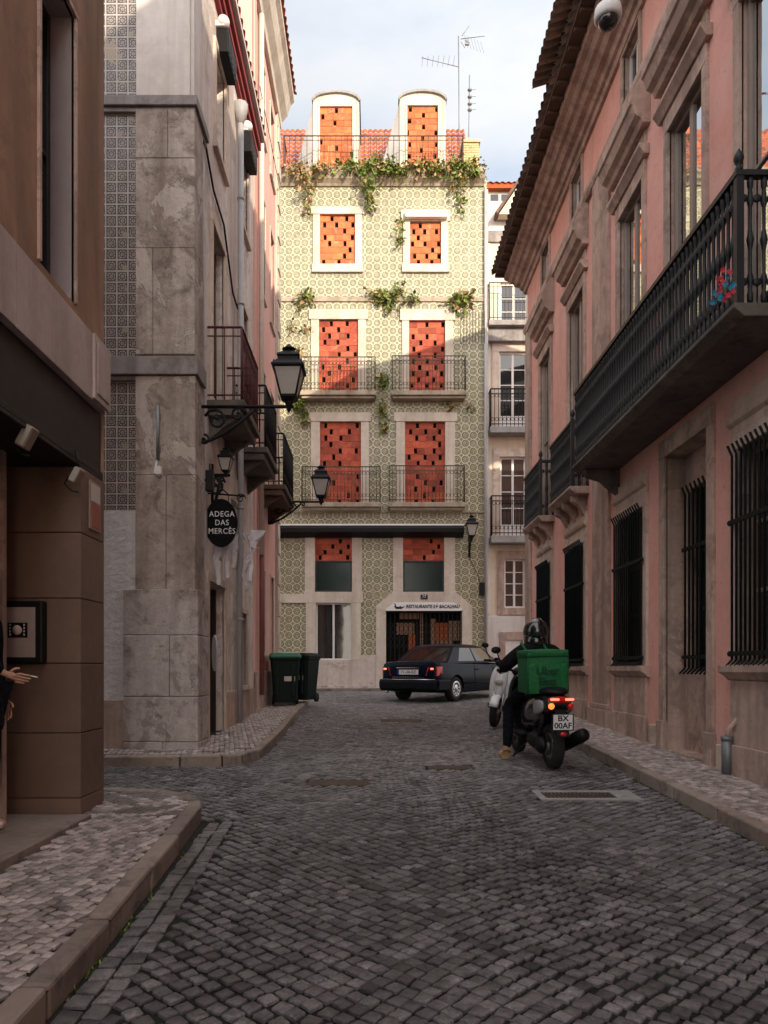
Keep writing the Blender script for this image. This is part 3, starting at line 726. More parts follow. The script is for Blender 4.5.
for (z0,z1,p,ue) in ((8.29,8.41,.08,9.7),(5.0,5.22,.09,9.5)):
    mb=MB()
    mb.box(FA,-8,-2.226+p,z0,z1,-.05,p); mb.box(FL,9.1,ue,z0,z1,-.02,p)
    mb.box(FA,-8,-2.226+p*.6,z0-.06,z0-.003,-.05,p*.55); mb.box(FL,9.1,ue,z0-.06,z0-.003,-.02,p*.55)
    mb.build('ledge','ledge_stone',A,bevel=.008)
for a,b,c,d in [h[:4] for h in aw[1:6]]: mb=MB(); surround(mb,FL,a,b,c,d,.09,-.02,.035); mb.build('window_surround','window_stone',A,bevel=.005)
mb=MB(); surround(mb,FL,9.98,11.02,.3,2.60,.11,-.02,.03,sill=False); mb.build('door_surround','window_stone',A,bevel=.005)
window(A,FL,12.4,12.9,1.12,2.35,-.11,1,2,'sash_dark'); window(A,FL,10.2,11.0,5.1,7.55,-.11,2,3,'sash_dark'); window(A,FL,12.2,13.0,5.1,7.55,-.11,2,3,'sash_grey')
window(A,FL,10.4,11.05,8.75,10.15,-.11,2,2,'window_white'); window(A,FL,12.4,13.05,8.9,10.3,-.11,2,2,'window_white')
window(A,FL,11.6,12.2,3.0,4.1,-.11,1,2,'sash_grey')
mb=MB(); mb.box(FL,10.0,11.0,.30,2.6,-.36,-.31)
for i in range(2):
    for q in range(3): mb.box(FL,10.06+i*.49,10.44+i*.49,.45+q*.7,1.0+q*.7,-.31,-.295)
mb.box(FL,10.985,11.016,.3,2.58,-.34,-.11)
dr=mb.build('door','door_wood',A,bevel=.006); mb=MB(); mb.ell(FL.p(10.45,1.35,-.28),(.02,.02,.03),8,6); mb.build('handle','rust_iron',dr)
mb=MB()
for (z0,z1,w) in ((10.80,10.88,.06),(10.90,11.0,.10),(11.02,11.16,.15)): mb.box(FL,9.1,13.75,z0,z1,-.02,w)
mb.box(FA,-8,-2.05,10.72,11.16,-.02,.17); mb.build('roof_fascia','red_fascia',A,bevel=.01)
mb=MB(); mb.box(FL,8.95,13.75,11.17,11.25,-.1,.22); corr(mb,FL,9.0,13.75,(11.27,.22),(13.0,-3.0),.2,.03,1,5); mb.build('roof',['white_wall','roof_tile'],A)
# drainpipe + hopper
mb=MB(); c=lambda z,w=.09:FL.p(11.95,z,w)
mb.tube([c(10.3),c(3.2),c(3.0,.07),c(.5,.07)],.048,10,0)
mb.lathe(c(10.2),[(.05,0),(.11,.18),(.12,.32),(.09,.34)],8,0)
for z in (9,7.3,5.6,4,2.2): mb.tube([c(z-.02),c(z+.02)],.058,10)
mb.build('drainpipe','grey_pipe',A)
# electrical conduit on the corner
t=thing('conduit','short dark metal conduit ending in a white fitting on the stone corner pilaster','conduit',(-2.62,9.05,3.8))
mb=MB(); mb.tube([FA.p(-2.62,4.62,.085),FA.p(-2.62,3.95,.085)],.022,8,0); mb.box(FA,-2.65,-2.59,4.05,4.12,.05,.075,0); mb.box(FA,-2.65,-2.59,4.45,4.52,.05,.075,0); mb.build('pipe','galv',t)
mb=MB(); mb.box(FA,-2.64,-2.57,3.77,3.87,.05,.13); mb.tube([FA.p(-2.63,3.95,.085),FA.p(-2.66,3.80,.09),FA.p(-2.6,3.76,.09)],.014,6); mb.build('fitting','white_paint',t,bevel=.006)
# thin cable running down the corner
t=MB(); t.tube([FL.p(9.62,8.3,.02),FL.p(9.64,6,.02),FL.p(9.62,5.3,.03),FL.p(9.6,3,.03),FL.p(9.61,1,.03)],.011,5); tag(t.build('wall_cable','grey_pipe'),'thin grey cable running down the corner of the tiled stone building','cable')
t=MB(); P=[FL.p(9.7,8.3,.03),FL.p(10.2,8.0,.03),FL.p(10.9,7.95,.03),FL.p(11.6,7.3,.03),FL.p(11.9,7.2,.05)]; t.tube(P,.016,5); tag(t.build('wall_cable','black_plastic'),'black cable sagging across the side wall towards the grey drainpipe','cable')
# blind boxes with globe lamps
for i,(d,z) in enumerate(((10.5,10.17),(12.5,10.15))):
    t=thing('awning_box',['black rolled awning box high on the corner building, the nearer one','black rolled awning box high on the corner building, the farther one'][i],'awning',(-2.2,d,z),'awning boxes on the corner building')
    mb=MB(); mb.box(FL,d,d+.62,z,z+.34,0,.17); 
    for q in range(6): mb.box(FL,d+.04+q*.1,d+.09+q*.1,z+.03,z+.31,.17,.18)
    mb.build('box','black_plastic',t,bevel=.02)
    mb=MB(); mb.ell(FL.p(d+.02,z+.43,.10),(.09,.09,.085),12,8); mb.box(FL,d-.03,d+.3,z+.345,z+.42,.0,.12); mb.build('cap','white_paint',t)
# ---- left balconies (A: 1 maroon, 2 dark; B: third)
def lbalcony(parent,d0,d1,z0,z1,w,rm,slabm,scroll=True):
    mb=MB(); mb.box(FL,d0-.03,d1+.03,z0-.09,z0,0,w+.04); mb.box(FL,d0,d1,z0-.2,z0-.093,0,w-.02)
    for u in (d0+.1,d1-.2): mb.prism(Fr(FL.p(u,0,0),FL.N,FL.U),[(0,z0-.2),(w*.85,z0-.2),(w*.5,z0-.30),(0,z0-.50)],0,.10)
    b=mb.build('balcony',slabm,parent,bevel=.008)
    mb=MB(); railing(mb,FL,d0,d1,z0,z1,0,w,.105,.009,scroll); mb.build('railing',rm,b); return b
lbalcony(A,9.95,11.3,5.02,6.0,.46,'maroon_iron','balcony_stone')
lbalcony(A,12.0,13.3,5.0,6.0,.48,'iron','balcony_stone')
# ================================================================== PINK BUILDING LEFT B
B=thing('pink_narrow_building','tall salmon pink building with white trim beyond the corner building, left','building',(-2.3,15,.7))
mb=MB(); bw=[(14.6,15.2,5.1,7.4),(16.0,16.55,5.1,7.4),(14.6,15.2,8.9,10.9),(16.0,16.55,8.9,10.9),(14.6,15.2,12.1,13.6),(16.0,16.55,12.1,13.6),(14.7,15.2,1.7,3.4),(16.05,16.5,1.7,3.4)]
wallgrid(mb,FL,13.76,17.2,-.1,14.6,bw,.14)
mb.quad([(-2.226,13.76,11),(-8,13.76,11),(-8,13.76,14.6),(-2.226,13.76,14.6)]); mb.quad([(-2.226,17.2,0),(-8,17.2,0),(-8,17.2,14.6),(-2.226,17.2,14.6)])
mb.quad([(-2.226,13.76,14.6),(-8,13.76,14.6),(-8,17.2,14.6),(-2.226,17.2,14.6)])
mb.build('wall','pink_left',B)
for h in bw: mb=MB(); surround(mb,FL,h[0],h[1],h[2],h[3],.06,-.02,.02); mb.build('window_surround','facade_stone',B,bevel=.005)
for h in bw: window(B,FL,h[0],h[1],h[2],h[3],-.09,2,3 if h[3]-h[2]>1.6 else 2,'window_white')
mb=MB(); mb.box(FL,13.76,14.0,0,14.3,-.02,.03); mb.build('pilaster','pink_left',B,bevel=.006); mb=MB(); mb.box(FL,16.85,17.22,0,14.3,-.02,.05)
z=.8; k=0
while z<14: mb.box(FL,16.84,17.24,z,z+.32,.05,.085 if k%2 else .065); z+=.36; k+=1
mb.build('pilaster','facade_stone',B,bevel=.006)
mb=MB(); prof=[(14.05,0),(14.05,.08),(14.2,.10),(14.35,.22),(14.6,.30),(14.68,.38),(14.8,.38),(14.8,0)]
mb.extr(FL,prof,13.6,17.35); mb.box(Fr((0,17.2,0),(1,0,0),(0,1,0)),-8,-2.2,14.3,14.8,0,.3); mb.build('cornice','facade_stone',B,bevel=.006)
mb=MB(); corr(mb,FL,13.6,17.35,(14.82,.42),(16.6,-3),.2,.03,0,6); mb.build('roof','roof_tile',B)
mb=MB(); mb.tube([FL.p(14.25,14,.08),FL.p(14.25,3.6,.08)],.05,8); mb.build('drainpipe','cream_pipe',B)
mb=MB(); mb.tube([FL.p(14.3,4.5,.08),FL.p(14.3,.9,.08)],.05,8); mb.build('drainpipe','pink_pipe',B)
mb=MB(); mb.box(FL,13.76,17.2,-.1,1.35,0,.04); mb.build('plinth','trim_stone',B,bevel=.01)
lbalcony(B,14.45,16.1,5.0,6.0,.48,'iron','wood_soffit')
mb=MB(); mb.tube([FL.p(16.9,12.35,.1),FL.p(13.9,12.35,.1)],.008,5); tag(mb.build('wall_cable','black_plastic'),'thin cable stretched level high on the salmon pink building at left','cable')
# ================================================================== TILED FACADE BUILDING (end of the street)
YF=24.0
fx=lambda x:(x-CX)*YF/FPX
fz=lambda y:CZ+(HY-y)*YF/FPX
FF=Fr((0,YF,0),(1,0,0),(0,-1,0))
T=thing('tiled_building','green tiled house closing the street with bricked up windows and two dormers','building',(0,YF,.7))
brk=[ # bricks x0,x1,y0,y1 ; frame margins
 (320,355,215,265),(410,441,222,265),(319,358,320,395),(409,445,321,395),(320,361,422,505),(405,445,422,505)]
frm=[(313,362,209,271),(403,448,212,271),(311,366,311,397),(402,453,311,397),(311,369,414,505),(396,455,414,505)]
mez=[(315,352,538,592),(403,444,538,592)]
low=(316,351,603,660); gate=(386,462,611,692)
H=[(fx(a),fx(b),fz(d),fz(c),.12) for a,b,c,d in brk]+[(fx(a),fx(b),fz(d),fz(c),.16) for a,b,c,d in mez]+[(fx(low[0]),fx(low[1]),fz(low[3]),fz(low[2]),.14),(fx(gate[0]),fx(gate[1]),.3,fz(599),.35),
   (fx(225),fx(262),fz(265),fz(215),.12),(fx(225),fx(262),fz(395),fz(320),.12),(fx(225),fx(262),fz(505),fz(422),.12)]
mb=MB(); wallgrid(mb,FF,-9,fx(487),-.1,fz(180),H,.12,0,0,1)
mb.quad([FF.p(fx(487),-.1,0),FF.p(fx(487),fz(176),0),FF.p(fx(487),fz(176),-7),FF.p(fx(487),-.1,-7)],1)
mb.quad([FF.p(-9,-.1,0),FF.p(-9,fz(176),0),FF.p(-9,fz(176),-7),FF.p(-9,-.1,-7)],1)
mb.build('wall',['green_azulejo','facade_stone'],T)
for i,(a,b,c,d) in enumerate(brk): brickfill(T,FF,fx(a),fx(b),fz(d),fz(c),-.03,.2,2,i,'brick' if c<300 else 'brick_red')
for a,b,c,d in ((225,262,215,265),(225,262,320,395),(225,262,422,505)): brickfill(T,FF,fx(a),fx(b),fz(d),fz(c),-.03,.2,2)
def fbx(x0,x1,y0,y1,w0,w1,mi=0): mb.box(FF,fx(x0),fx(x1),fz(y1),fz(y0),w0,w1,mi)
def fs_(nm='window_surround'): mb.build(nm,'facade_stone',T,bevel=.008)
for (a,b,c,d),(e,f,g,h) in zip(brk,frm):
    mb=MB(); fbx(e,a,g+2,h,-.02,.05); fbx(b,f,g+2,h,-.02,.05); fbx(e-2,f+2,g-1,c,-.02,.075)
    if h<300: fbx(e-1,f+1,d,h+2,-.02,.09)
    fs_()
for (a,b,c,d) in ((225,262,215,265),(225,262,320,395),(225,262,422,505)): mb=MB(); fbx(a-8,a,c-8,d,-.02,.05); fbx(b,b+8,c-8,d,-.02,.05); fbx(a-9,b+9,c-9,c,-.02,.07); fs_()
for (a,b,c,d),(e,f) in zip(mez,((305,362),(393,455))): mb=MB(); fbx(e,a,c-2,d,-.02,.05); fbx(b,f,c-2,d,-.02,.05); fbx(e-1,f+1,d,d+11,-.02,.06); fs_()
for q in ((306,316,603,660),(351,361,603,660)): mb=MB(); fbx(*q,-.02,.055); fs_('window_jamb')
mb=MB(); fbx(280,306,594,603,-.02,.045); fs_('stone_band')
for q in ((376,386),(462,472)): mb=MB(); fbx(*q,612,694,-.02,.06); fs_('door_jamb')
mb=MB()
mb.prism(FF,[(fx(376),fz(612)),(fx(386),fz(612)),(fx(386),fz(610)),(fx(394),fz(603)),(fx(393),fz(603.5)),(fx(455),fz(603.5)),(fx(463),fz(611)),(fx(462),fz(612)),(fx(472),fz(612)),(fx(472),fz(606)),(fx(460),fz(596)),(fx(456),fz(593)),(fx(392),fz(593)),(fx(388),fz(596)),(fx(376),fz(606))],-.02,.062)
mb.build('door_surround','facade_stone',T,bevel=.006)
for qs in (((262,376,660,700,-.02,.045),(361,376,655,660,-.02,.043),(262,306,652,660,-.02,.04),(200,262,652,700,-.02,.04)),((472,487,655,700,-.02,.045),)):
    mb=MB()
    for q in qs: fbx(*q)
    mb.build('dado','cream_dado',T,bevel=.006)
for a,b in ((-9,fx(376)),(fx(472),fx(487))): mb=MB(); mb.box(FF,a,b,.6,.85,.0,.075); mb.build('plinth','base_stone',T,bevel=.01)
# string course and cornice
mb=MB(); fbx(200,487,299,302,-.02,.05); fbx(200,487,297,298.8,-.02,.03); mb.build('string_course','old_string',T,bevel=.008)
mb=MB(); fbx(200,487,511,513,-.02,.05); mb.build('string_course','old_string',T,bevel=.008)
mb=MB(); mb.extr(FF,[(fz(187),0),(fz(187),.05),(fz(185),.09),(fz(182),.2),(fz(179),.24),(fz(177),.3),(fz(174),.3),(fz(173),.26),(fz(173),-.8),(fz(187),-.8)],-9,fx(484))
mb.build('cornice','old_string',T,bevel=.006)
# thin stone quoin at right
mb=MB(); fbx(484,488,190,700,-.02,.03); mb.build('corner_strip','facade_stone',T)
# roof
zc=fz(173)
mb=MB(); mb.quad([FF.p(-9,zc-.02,.24),FF.p(fx(483),zc-.02,.24),FF.p(fx(483),zc-.02,-1.0),FF.p(-9,zc-.02,-1.0)],1)
corr(mb,FF,-9,fx(476),(zc-.02,-.85),(21.2,-3.2),.19,.035,0,14)
mb.quad([FF.p(fx(476),zc,-.9),FF.p(fx(476),21.0,-3.2),FF.p(fx(476),21.0,-5),FF.p(fx(476),zc,-7)],1)
mb.build('roof',['roof_tile','facade_stone'],T)
def dormer(x0,x1,b0,b1,ytop,ybr,cheek):
    X0,X1=fx(x0),fx(x1); zb=zc-.02; w=-.42; D=2.4
    mb=MB(); n=12; zt=fz(ytop+9); za=fz(ytop)
    cxx=(X0+X1)/2; hw=(X1-X0)/2
    arc=[(cxx-hw*cos(pi*i/n),zt+(za-zt)*sin(pi*i/n)**1.0) for i in range(n+1)]
    B0,B1,ZB=fx(b0),fx(b1),fz(ybr)
    for P in ([(X0,zb),(B0,zb),(B0,ZB),(X0,zt)],[(B1,zb),(X1,zb),(X1,zt),(B1,ZB)],[(X0,zt),(B0,ZB),(B1,ZB),(X1,zt)]+arc[-2:0:-1]): mb.quad([FF.p(a,b,w) for a,b in P],0)
    # body
    sh=-.0
    L=[FF.p(X0,zb,w),FF.p(X0,zt,w),FF.p(X0+sh,zt,w-D),FF.p(X0+sh,zb,w-D)]; mb.quad(L,0)
    Rr=[FF.p(X1,zb,w),FF.p(X1,zt,w),FF.p(X1+sh,zt,w-D),FF.p(X1+sh,zb,w-D)]; mb.quad(Rr,0)
    # flared left cheek
    C=fx(cheek)
    mb.hexa([FF.p(X0,zb,w-.02),FF.p(X0,zb,w-D),FF.p(C,zb,w-D),FF.p(C,zb,w-.42),FF.p(X0,zt-.02,w-.02),FF.p(X0,zt-.02,w-D),FF.p(X0-.03,zt-.02,w-D),FF.p(X0-.03,zt-.02,w-.32)],2)
    # reveals
    for P in ([(B0,zb),(B0,ZB)],[(B1,zb),(B1,ZB)],[(B0,ZB),(B1,ZB)]):
        (a,b),(c,d)=P; mb.quad([FF.p(a,b,w),FF.p(c,d,w),FF.p(c,d,w-.2),FF.p(a,b,w-.2)],0)
    d=mb.build('dormer',['dormer_paint','dormer_paint','cheek'],T,recalc=False)
    # roof shell
    m2=MB(); r0=[FF.p(a+(a-cxx)*.05,b+.05,w+.08) for a,b in arc]; r1=[FF.p(a+(a-cxx)*.05,b+.05,w-D) for a,b in arc]
    r2=[FF.p(a,b-.02,w+.08) for a,b in arc]; r3=[FF.p(a,b-.02,w-D) for a,b in arc]
    for i in range(n):
        m2.quad([r0[i],r0[i+1],r1[i+1],r1[i]]); m2.quad([r2[i],r2[i+1],r3[i+1],r3[i]]); m2.quad([r0[i],r0[i+1],r2[i+1],r2[i]])
    m2.build('dormer_roof','concrete',d)
    m3=MB(); m3.box(FF,B0-.07,B0,zb,ZB,w,w+.03); m3.box(FF,B1,B1+.07,zb,ZB,w,w+.03); m3.box(FF,B0-.07,B1+.07,ZB,ZB+.07,w,w+.034); m3.box(FF,X0,X0+.09,zb,zt,w,w+.025); m3.box(FF,X1-.09,X1,zb,zt,w,w+.025); m3.build('trim','facade_stone',d,bevel=.004)
    b=brickfill(d,FF,B0,B1,zb,ZB,w-.03,.2,1)
dormer(312,359,319,352,83,97,288); dormer(400,447,408,439,82,96,375)
# roof railing
mb=MB(); railing(mb,FF,fx(284),fx(463),zc+.0,fz(137),-.7,.05,.19,.010)
mb.build('roof_railing','rust_iron',T)
mb=MB(); X0,X1=fx(464),fx(480)
z=zc; k=0
while z<fz(140):
    n=3
    for i in range(n):
        s=.0 if k%2 else .5
        a=X0+(X1-X0)*max(0,(i-s))/n; b=X0+(X1-X0)*min(n,(i+1-s) if i<n-1 else n)/n
        mb.box(FF,a+.004,b-.004,z,z+.07,-.75,-.2+R.uniform(0,.01),0,R.random())
    z+=.08; k+=1
mb.box(FF,X0+.02,X1-.02,zc,z,-.74,-.21); mb.box(FF,X0-.05,X1+.04,z,z+.09,-.8,-.15)
mb.lathe(FF.p((X0+X1)/2-.05,z+.09,-.45),[(.13,0),(.15,.05),(.12,.15),(.06,.22)],10)
mb.build('chimney','yellow_brick',T,bevel=.006)
# roller box over floor 4 right window
mb=MB(); fbx(405,447,214,221,.08,.24); mb.build('blind_box','white_paint',T,bevel=.02)
# mezzanine windows: bricks above dark green glass
for (a,b,c,d) in mez:
    m=c+22
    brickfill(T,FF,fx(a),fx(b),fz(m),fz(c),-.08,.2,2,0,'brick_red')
    window(T,FF,fx(a),fx(b),fz(d),fz(m)-.02,-.05,1,1,'shutter_green','green_glass')
window(T,FF,fx(316),fx(351),fz(660),fz(603),-.06,2,1,'window_white','glass',.05,bar=.02)
# balconies
for (a,b,y0,y1,yt) in ((301,376,395,401,362),(391,465,395,401,361),(302,381,505,511,470),(388,464,505,511,469)):
    m=MB(); m.box(FF,fx(a),fx(b),fz(y1)+.05,fz(y0),0,.42); m.box(FF,fx(a)+.05,fx(b)-.05,fz(y1)-.03,fz(y1)+.047,0,.34)
    bc=m.build('balcony','old_string',T,bevel=.015)
    m=MB(); railing(m,FF,fx(a)+.03,fx(b)-.03,fz(y0),fz(yt),0,.39,.115,.009,True); m.build('railing','rust_iron',bc)
# roof-terrace side screen on floor 3 right
m=MB(); P=[fx(460),fx(484)]
for i in range(9): m.tube([FF.p(P[0]+(P[1]-P[0])*i/8,fz(345),.12),FF.p(P[0]+(P[1]-P[0])*i/8,fz(312),.12)],.008,5)
m.tube([FF.p(P[0],fz(312),.12),FF.p(P[1],fz(306),.12)],.01,5); m.tube([FF.p(P[0],fz(345),.12),FF.p(P[1],fz(330),.12)],.008,5); m.build('wire_screen','rust_iron',T)
# awning cassette
m=MB(); m.extr(FF,[(fz(529),0),(fz(528),.34),(fz(530),.38),(fz(534),.37),(fz(538),.05),(fz(538),0)],fx(255),fx(463)); m.box(FF,fx(255),fx(463),fz(527.6),fz(526),.0,.36,1)
m.build('awning',['black_plastic','white_paint'],T,bevel=.004)
# restaurant banner + number
m=MB(); m.prism(FF,[(fx(386),fz(611)),(fx(462),fz(611)),(fx(462),fz(609)),(fx(454),fz(602.5)),(fx(394),fz(602.5)),(fx(386),fz(609))],.02,.07)
sg=m.build('shop_sign','white_paint',T,bevel=.004)
text('RESTAURANTE SÓ BACALHAU',.15,FF,fx(432.5),fz(606.8),.075,'banner_blue',sg,shear=.15,bold=.005,sx=.84)
m=MB(); c=(fx(399),fz(607))
m.prism(FF,[(c[0]-.16,c[1]+.0),(c[0]-.10,c[1]-.07),(c[0]+.08,c[1]-.07),(c[0]+.20,c[1]+.02),(c[0]+.08,c[1]-.005),(c[0]+.05,c[1]+.03),(c[0]-.02,c[1]-.0),(c[0]-.09,c[1]+.015),(c[0]-.12,c[1]+.10),(c[0]-.17,c[1]+.12),(c[0]-.13,c[1]+.05)],.071,.078); m.build('fish_emblem','banner_blue',sg)
m=MB(); m.box(FF,fx(420.5),fx(427.5),fz(599.3),fz(594.8),.065,.08); nb=m.build('number_plate','banner_blue',T); text('77',.13,FF,fx(424),fz(597),.082,'plate_white',nb)
# door interior and posters
m=MB(); m.quad([FF.p(fx(386),.5,-.5),FF.p(fx(462),.5,-.5),FF.p(fx(462),fz(600),-.5),FF.p(fx(386),fz(600),-.5)],0)
for (a,b,c,d,mi) in ((397,415,622,634,2),(409,416,634,652,1),(437,449,622,640,1),(432,437,618,650,2),(450,461,620,640,2),(421,424,612,690,2),(400,420,612,618,2),(438,455,640,652,2)): m.box(FF,fx(a),fx(b),fz(d),fz(c),-.49,-.44,mi)
m.build('shop_door',['dark_void','poster_orange','poster_tan'],T)
m=MB(); x0,x1,z0,z1=fx(386),fx(462),.72,fz(611); n=17
for i in range(n+1):
    u=x0+(x1-x0)*i/n; m.box(FF,u-.012,u+.012,z0,z1,-.10,-.075)
for r_ in range(2):
    zc_=z1-.55-r_*.8
    for q in range(4):
        za=z1-.35-q*.22-r_*.0
        if r_: continue
        for i in range(n):
            a=x0+(x1-x0)*i/n; b=x0+(x1-x0)*(i+1)/n
            m.tube([FF.p(a,za,-.07),FF.p(b,za-.22,-.07)],.009,4,sm=False); m.tube([FF.p(b,za,-.068),FF.p(a,za-.22,-.068)],.009,4,sm=False)
m.box(FF,x0,x1,z1-.04,z1,-.11,-.06); m.build('lattice_gate','iron',T)
# drain pipe and cable box by the corner
m=MB(); m.tube([FF.p(fx(485),fz(190),.08),FF.p(fx(485),.9,.08)],.045,8); m.build('drainpipe','grey_pipe',T)
m=MB(); m.box(FF,fx(479),fx(484),fz(595),fz(583),0,.14); tag(m.build('junction_box','black_plastic'),'small black electrical box on the tiled wall below the facade lantern','junction box')
m=MB(); m.tube([FF.p(fx(470),fz(512),.04),FF.p(fx(470),fz(560),.04),FF.p(fx(478),fz(575),.04),FF.p(fx(481),fz(590),.04)],.012,5); tag(m.build('wall_cable','black_plastic'),'black cable below the facade lantern at the right edge of the tiled house','cable')
# ================================================================== PALE BUILDING right of it
YP=24.3
px=lambda x:(x-CX)*YP/FPX
pz=lambda y:CZ+(HY-y)*YP/FPX
FP=Fr((0,YP,0),(1,0,0),(0,-1,0))
W_=thing('pale_building','narrow white and cream house with small iron balconies right of the tiled house','building',(5,YP,.7))
pw=[(500,528,283,326),(499,527,352,432),(500,526,457,541),(504,525,559,608)]
mb=MB(); hs=[(px(a),px(b),pz(d),pz(c),.12) for a,b,c,d in pw]+[(px(505),px(522),.4,pz(640),.2),(px(545),px(572),pz(432),pz(352),.12),(px(545),px(572),pz(541),pz(457),.12)]
wallgrid(mb,FP,px(486.5),10,-.1,pz(240),hs,.12,0,0,0)
mb.quad([FP.p(px(486.5),-.1,0),FP.p(px(486.5),pz(240),0),FP.p(px(486.5),pz(240),-7),FP.p(px(486.5),-.1,-7)],0)
mb.quad([FP.p(px(486.5),pz(240),0),FP.p(10,pz(240),0),FP.p(10,pz(240),-7),FP.p(px(486.5),pz(240),-7)],0)
mb.build('wall','cream_wall',W_)
mb=MB(); 
def pbx(x0,x1,y0,y1,w0,w1,mi=0): mb.box(FP,px(x0),px(x1),pz(y1),pz(y0),w0,w1,mi)
pbx(486,490,244,614,-.02,.05); pbx(486.5,570,616,700,-.02,.05)
mb.build('white_render','white_wall',W_,bevel=.006)
mb=MB()
for (a,b,c,d) in pw[1:3]: pbx(a-7,a,c-8,d,-.02,.045); pbx(b,b+7,c-8,d,-.02,.045); pbx(a-7,b+7,c-8,c,-.02,.05)
mb.build('window_surround','window_stone',W_,bevel=.006)
mb=MB(); a,b,c,d=pw[3]; pbx(a-7,a,c-8,d+7,-.02,.05); pbx(b,b+8,c-8,d+7,-.02,.05); pbx(a,b,c-8,c,-.02,.05); pbx(a,b,d,d+7,-.02,.06); pbx(499,505,636,700,.05,.09); pbx(522,528,636,700,.05,.09); pbx(499,528,632,640,.05,.095)
mb.build('stone_frame','trim_stone',W_,bevel=.006)
for i,(a,b,c,d) in enumerate(pw): window(W_,FP,px(a),px(b),pz(d),pz(c),-.06,2,(3,4,4,4)[i],'window_white','glass',.06,panel=(0,.55,.55,0)[i],bar=.022)
for (a,b,c,d) in ((545,572,352,432),(545,572,457,541)): window(W_,FP,px(a),px(b),pz(d),pz(c),-.06,2,4,'window_white','glass',.06,panel=.55)
mb=MB(); pbx(487,560,326,331,0,.45); pbx(487,560,331,344,0,.25); b1=mb.build('balcony','ledge_stone',W_,bevel=.01)
mb=MB(); railing(mb,FP,px(487.5),px(560),pz(326),pz(289),0,.42,.13,.009); mb.build('railing','rust_iron',b1)
for (y0,y1,yt,x0,mat) in ((431,437,394,488,'iron'),(538,545,499,489,'iron')):
    mb=MB(); pbx(x0,575,y0,y1,0,.48); bb_=mb.build('balcony','concrete',W_,bevel=.01)
    mb=MB(); railing(mb,FP,px(x0)+.02,px(574),pz(y0),pz(yt),0,.45,.13,.011,True); mb.build('railing',mat,bb_)
# roof loggia
mb=MB(); pbx(483,560,201,232,-.2,-.0,0); pbx(483,560,232,243,-.2,.08,2); pbx(481,560,176,182,-.9,-.30,1)
mb.box(FP,px(482),px(560),pz(203),pz(182),-1.4,-.50,0)
for a_,b_ in ((485,490),(493,501),(504,510),(514,522)): mb.box(FP,px(a_),px(b_),pz(201),pz(185),-.5,-.48,3)
corr(mb,FP,px(481),px(560),(pz(178),-.25),(pz(168),-1.4),.2,.03,1,3)
mb.build('roof_loggia',['white_wall','roof_tile','ledge_stone','glass'],W_,bevel=.004)
# gabled roof slope behind the eave
mb=MB(); 
G=Fr((0,23.9,0),(1,0,0),(0,-1,0)); gx=lambda x:(x-CX)*23.9/FPX; gzz=lambda y:CZ+(HY-y)*23.9/FPX
mb.prism(G,[(gx(499),gzz(214)),(gx(545),gzz(146)),(gx(560),gzz(146)),(gx(560),gzz(214))],-.3,0,0); mb.prism(G,[(gx(497),gzz(215)),(gx(545),gzz(144)),(gx(545),gzz(141)),(gx(495),gzz(213.5))],-.35,.1,1)
gb=mb.build('gabled_house',['cream_wall','old_tile']); tag(gb,'cream gable end with brown roof edge seen just above the long pink eave','building')
# ================================================================== PINK BUILDING right
FRt=Fr((3.6,0,0),(0,1,0),(-1,0,0))
P_=thing('pink_building','long pink building on the right with barred windows and stone cornices','building',(3.7,9,.4))
cols=[(3.2,0),(5.0,0),(6.75,0),(8.5,1),(10.3,0),(13.05,0),(15.4,0)]
holes=[]
for c,k in cols:
    if k: holes.append((7.92,9.08,-.05,4.0,.27))
    else: holes.append((c-.50,c+.50,1.45,3.56,.2))
    holes.append((c-.47,c+.47,4.47,7.92,.12)); holes.append((c-.32,c+.32,9.42,10.18,.13))
mb=MB(); wallgrid(mb,FRt,-14,17.25,-.6,10.42,holes,.2,0,0,1)
mb.quad([FRt.p(17.25,-.6,0),FRt.p(17.25,10.42,0),FRt.p(17.25,10.42,-9),FRt.p(17.25,-.6,-9)],0)
mb.quad([FRt.p(-14,-.6,0),FRt.p(-14,10.42,0),FRt.p(-14,10.42,-9),FRt.p(-14,-.6,-9)],0)
mb.quad([FRt.p(-14,-.6,-9),FRt.p(-14,10.42,-9),FRt.p(17.25,10.42,-9),FRt.p(17.25,-.6,-9)],0)
mb.build('wall',['pink_plaster','trim_stone'],P_)
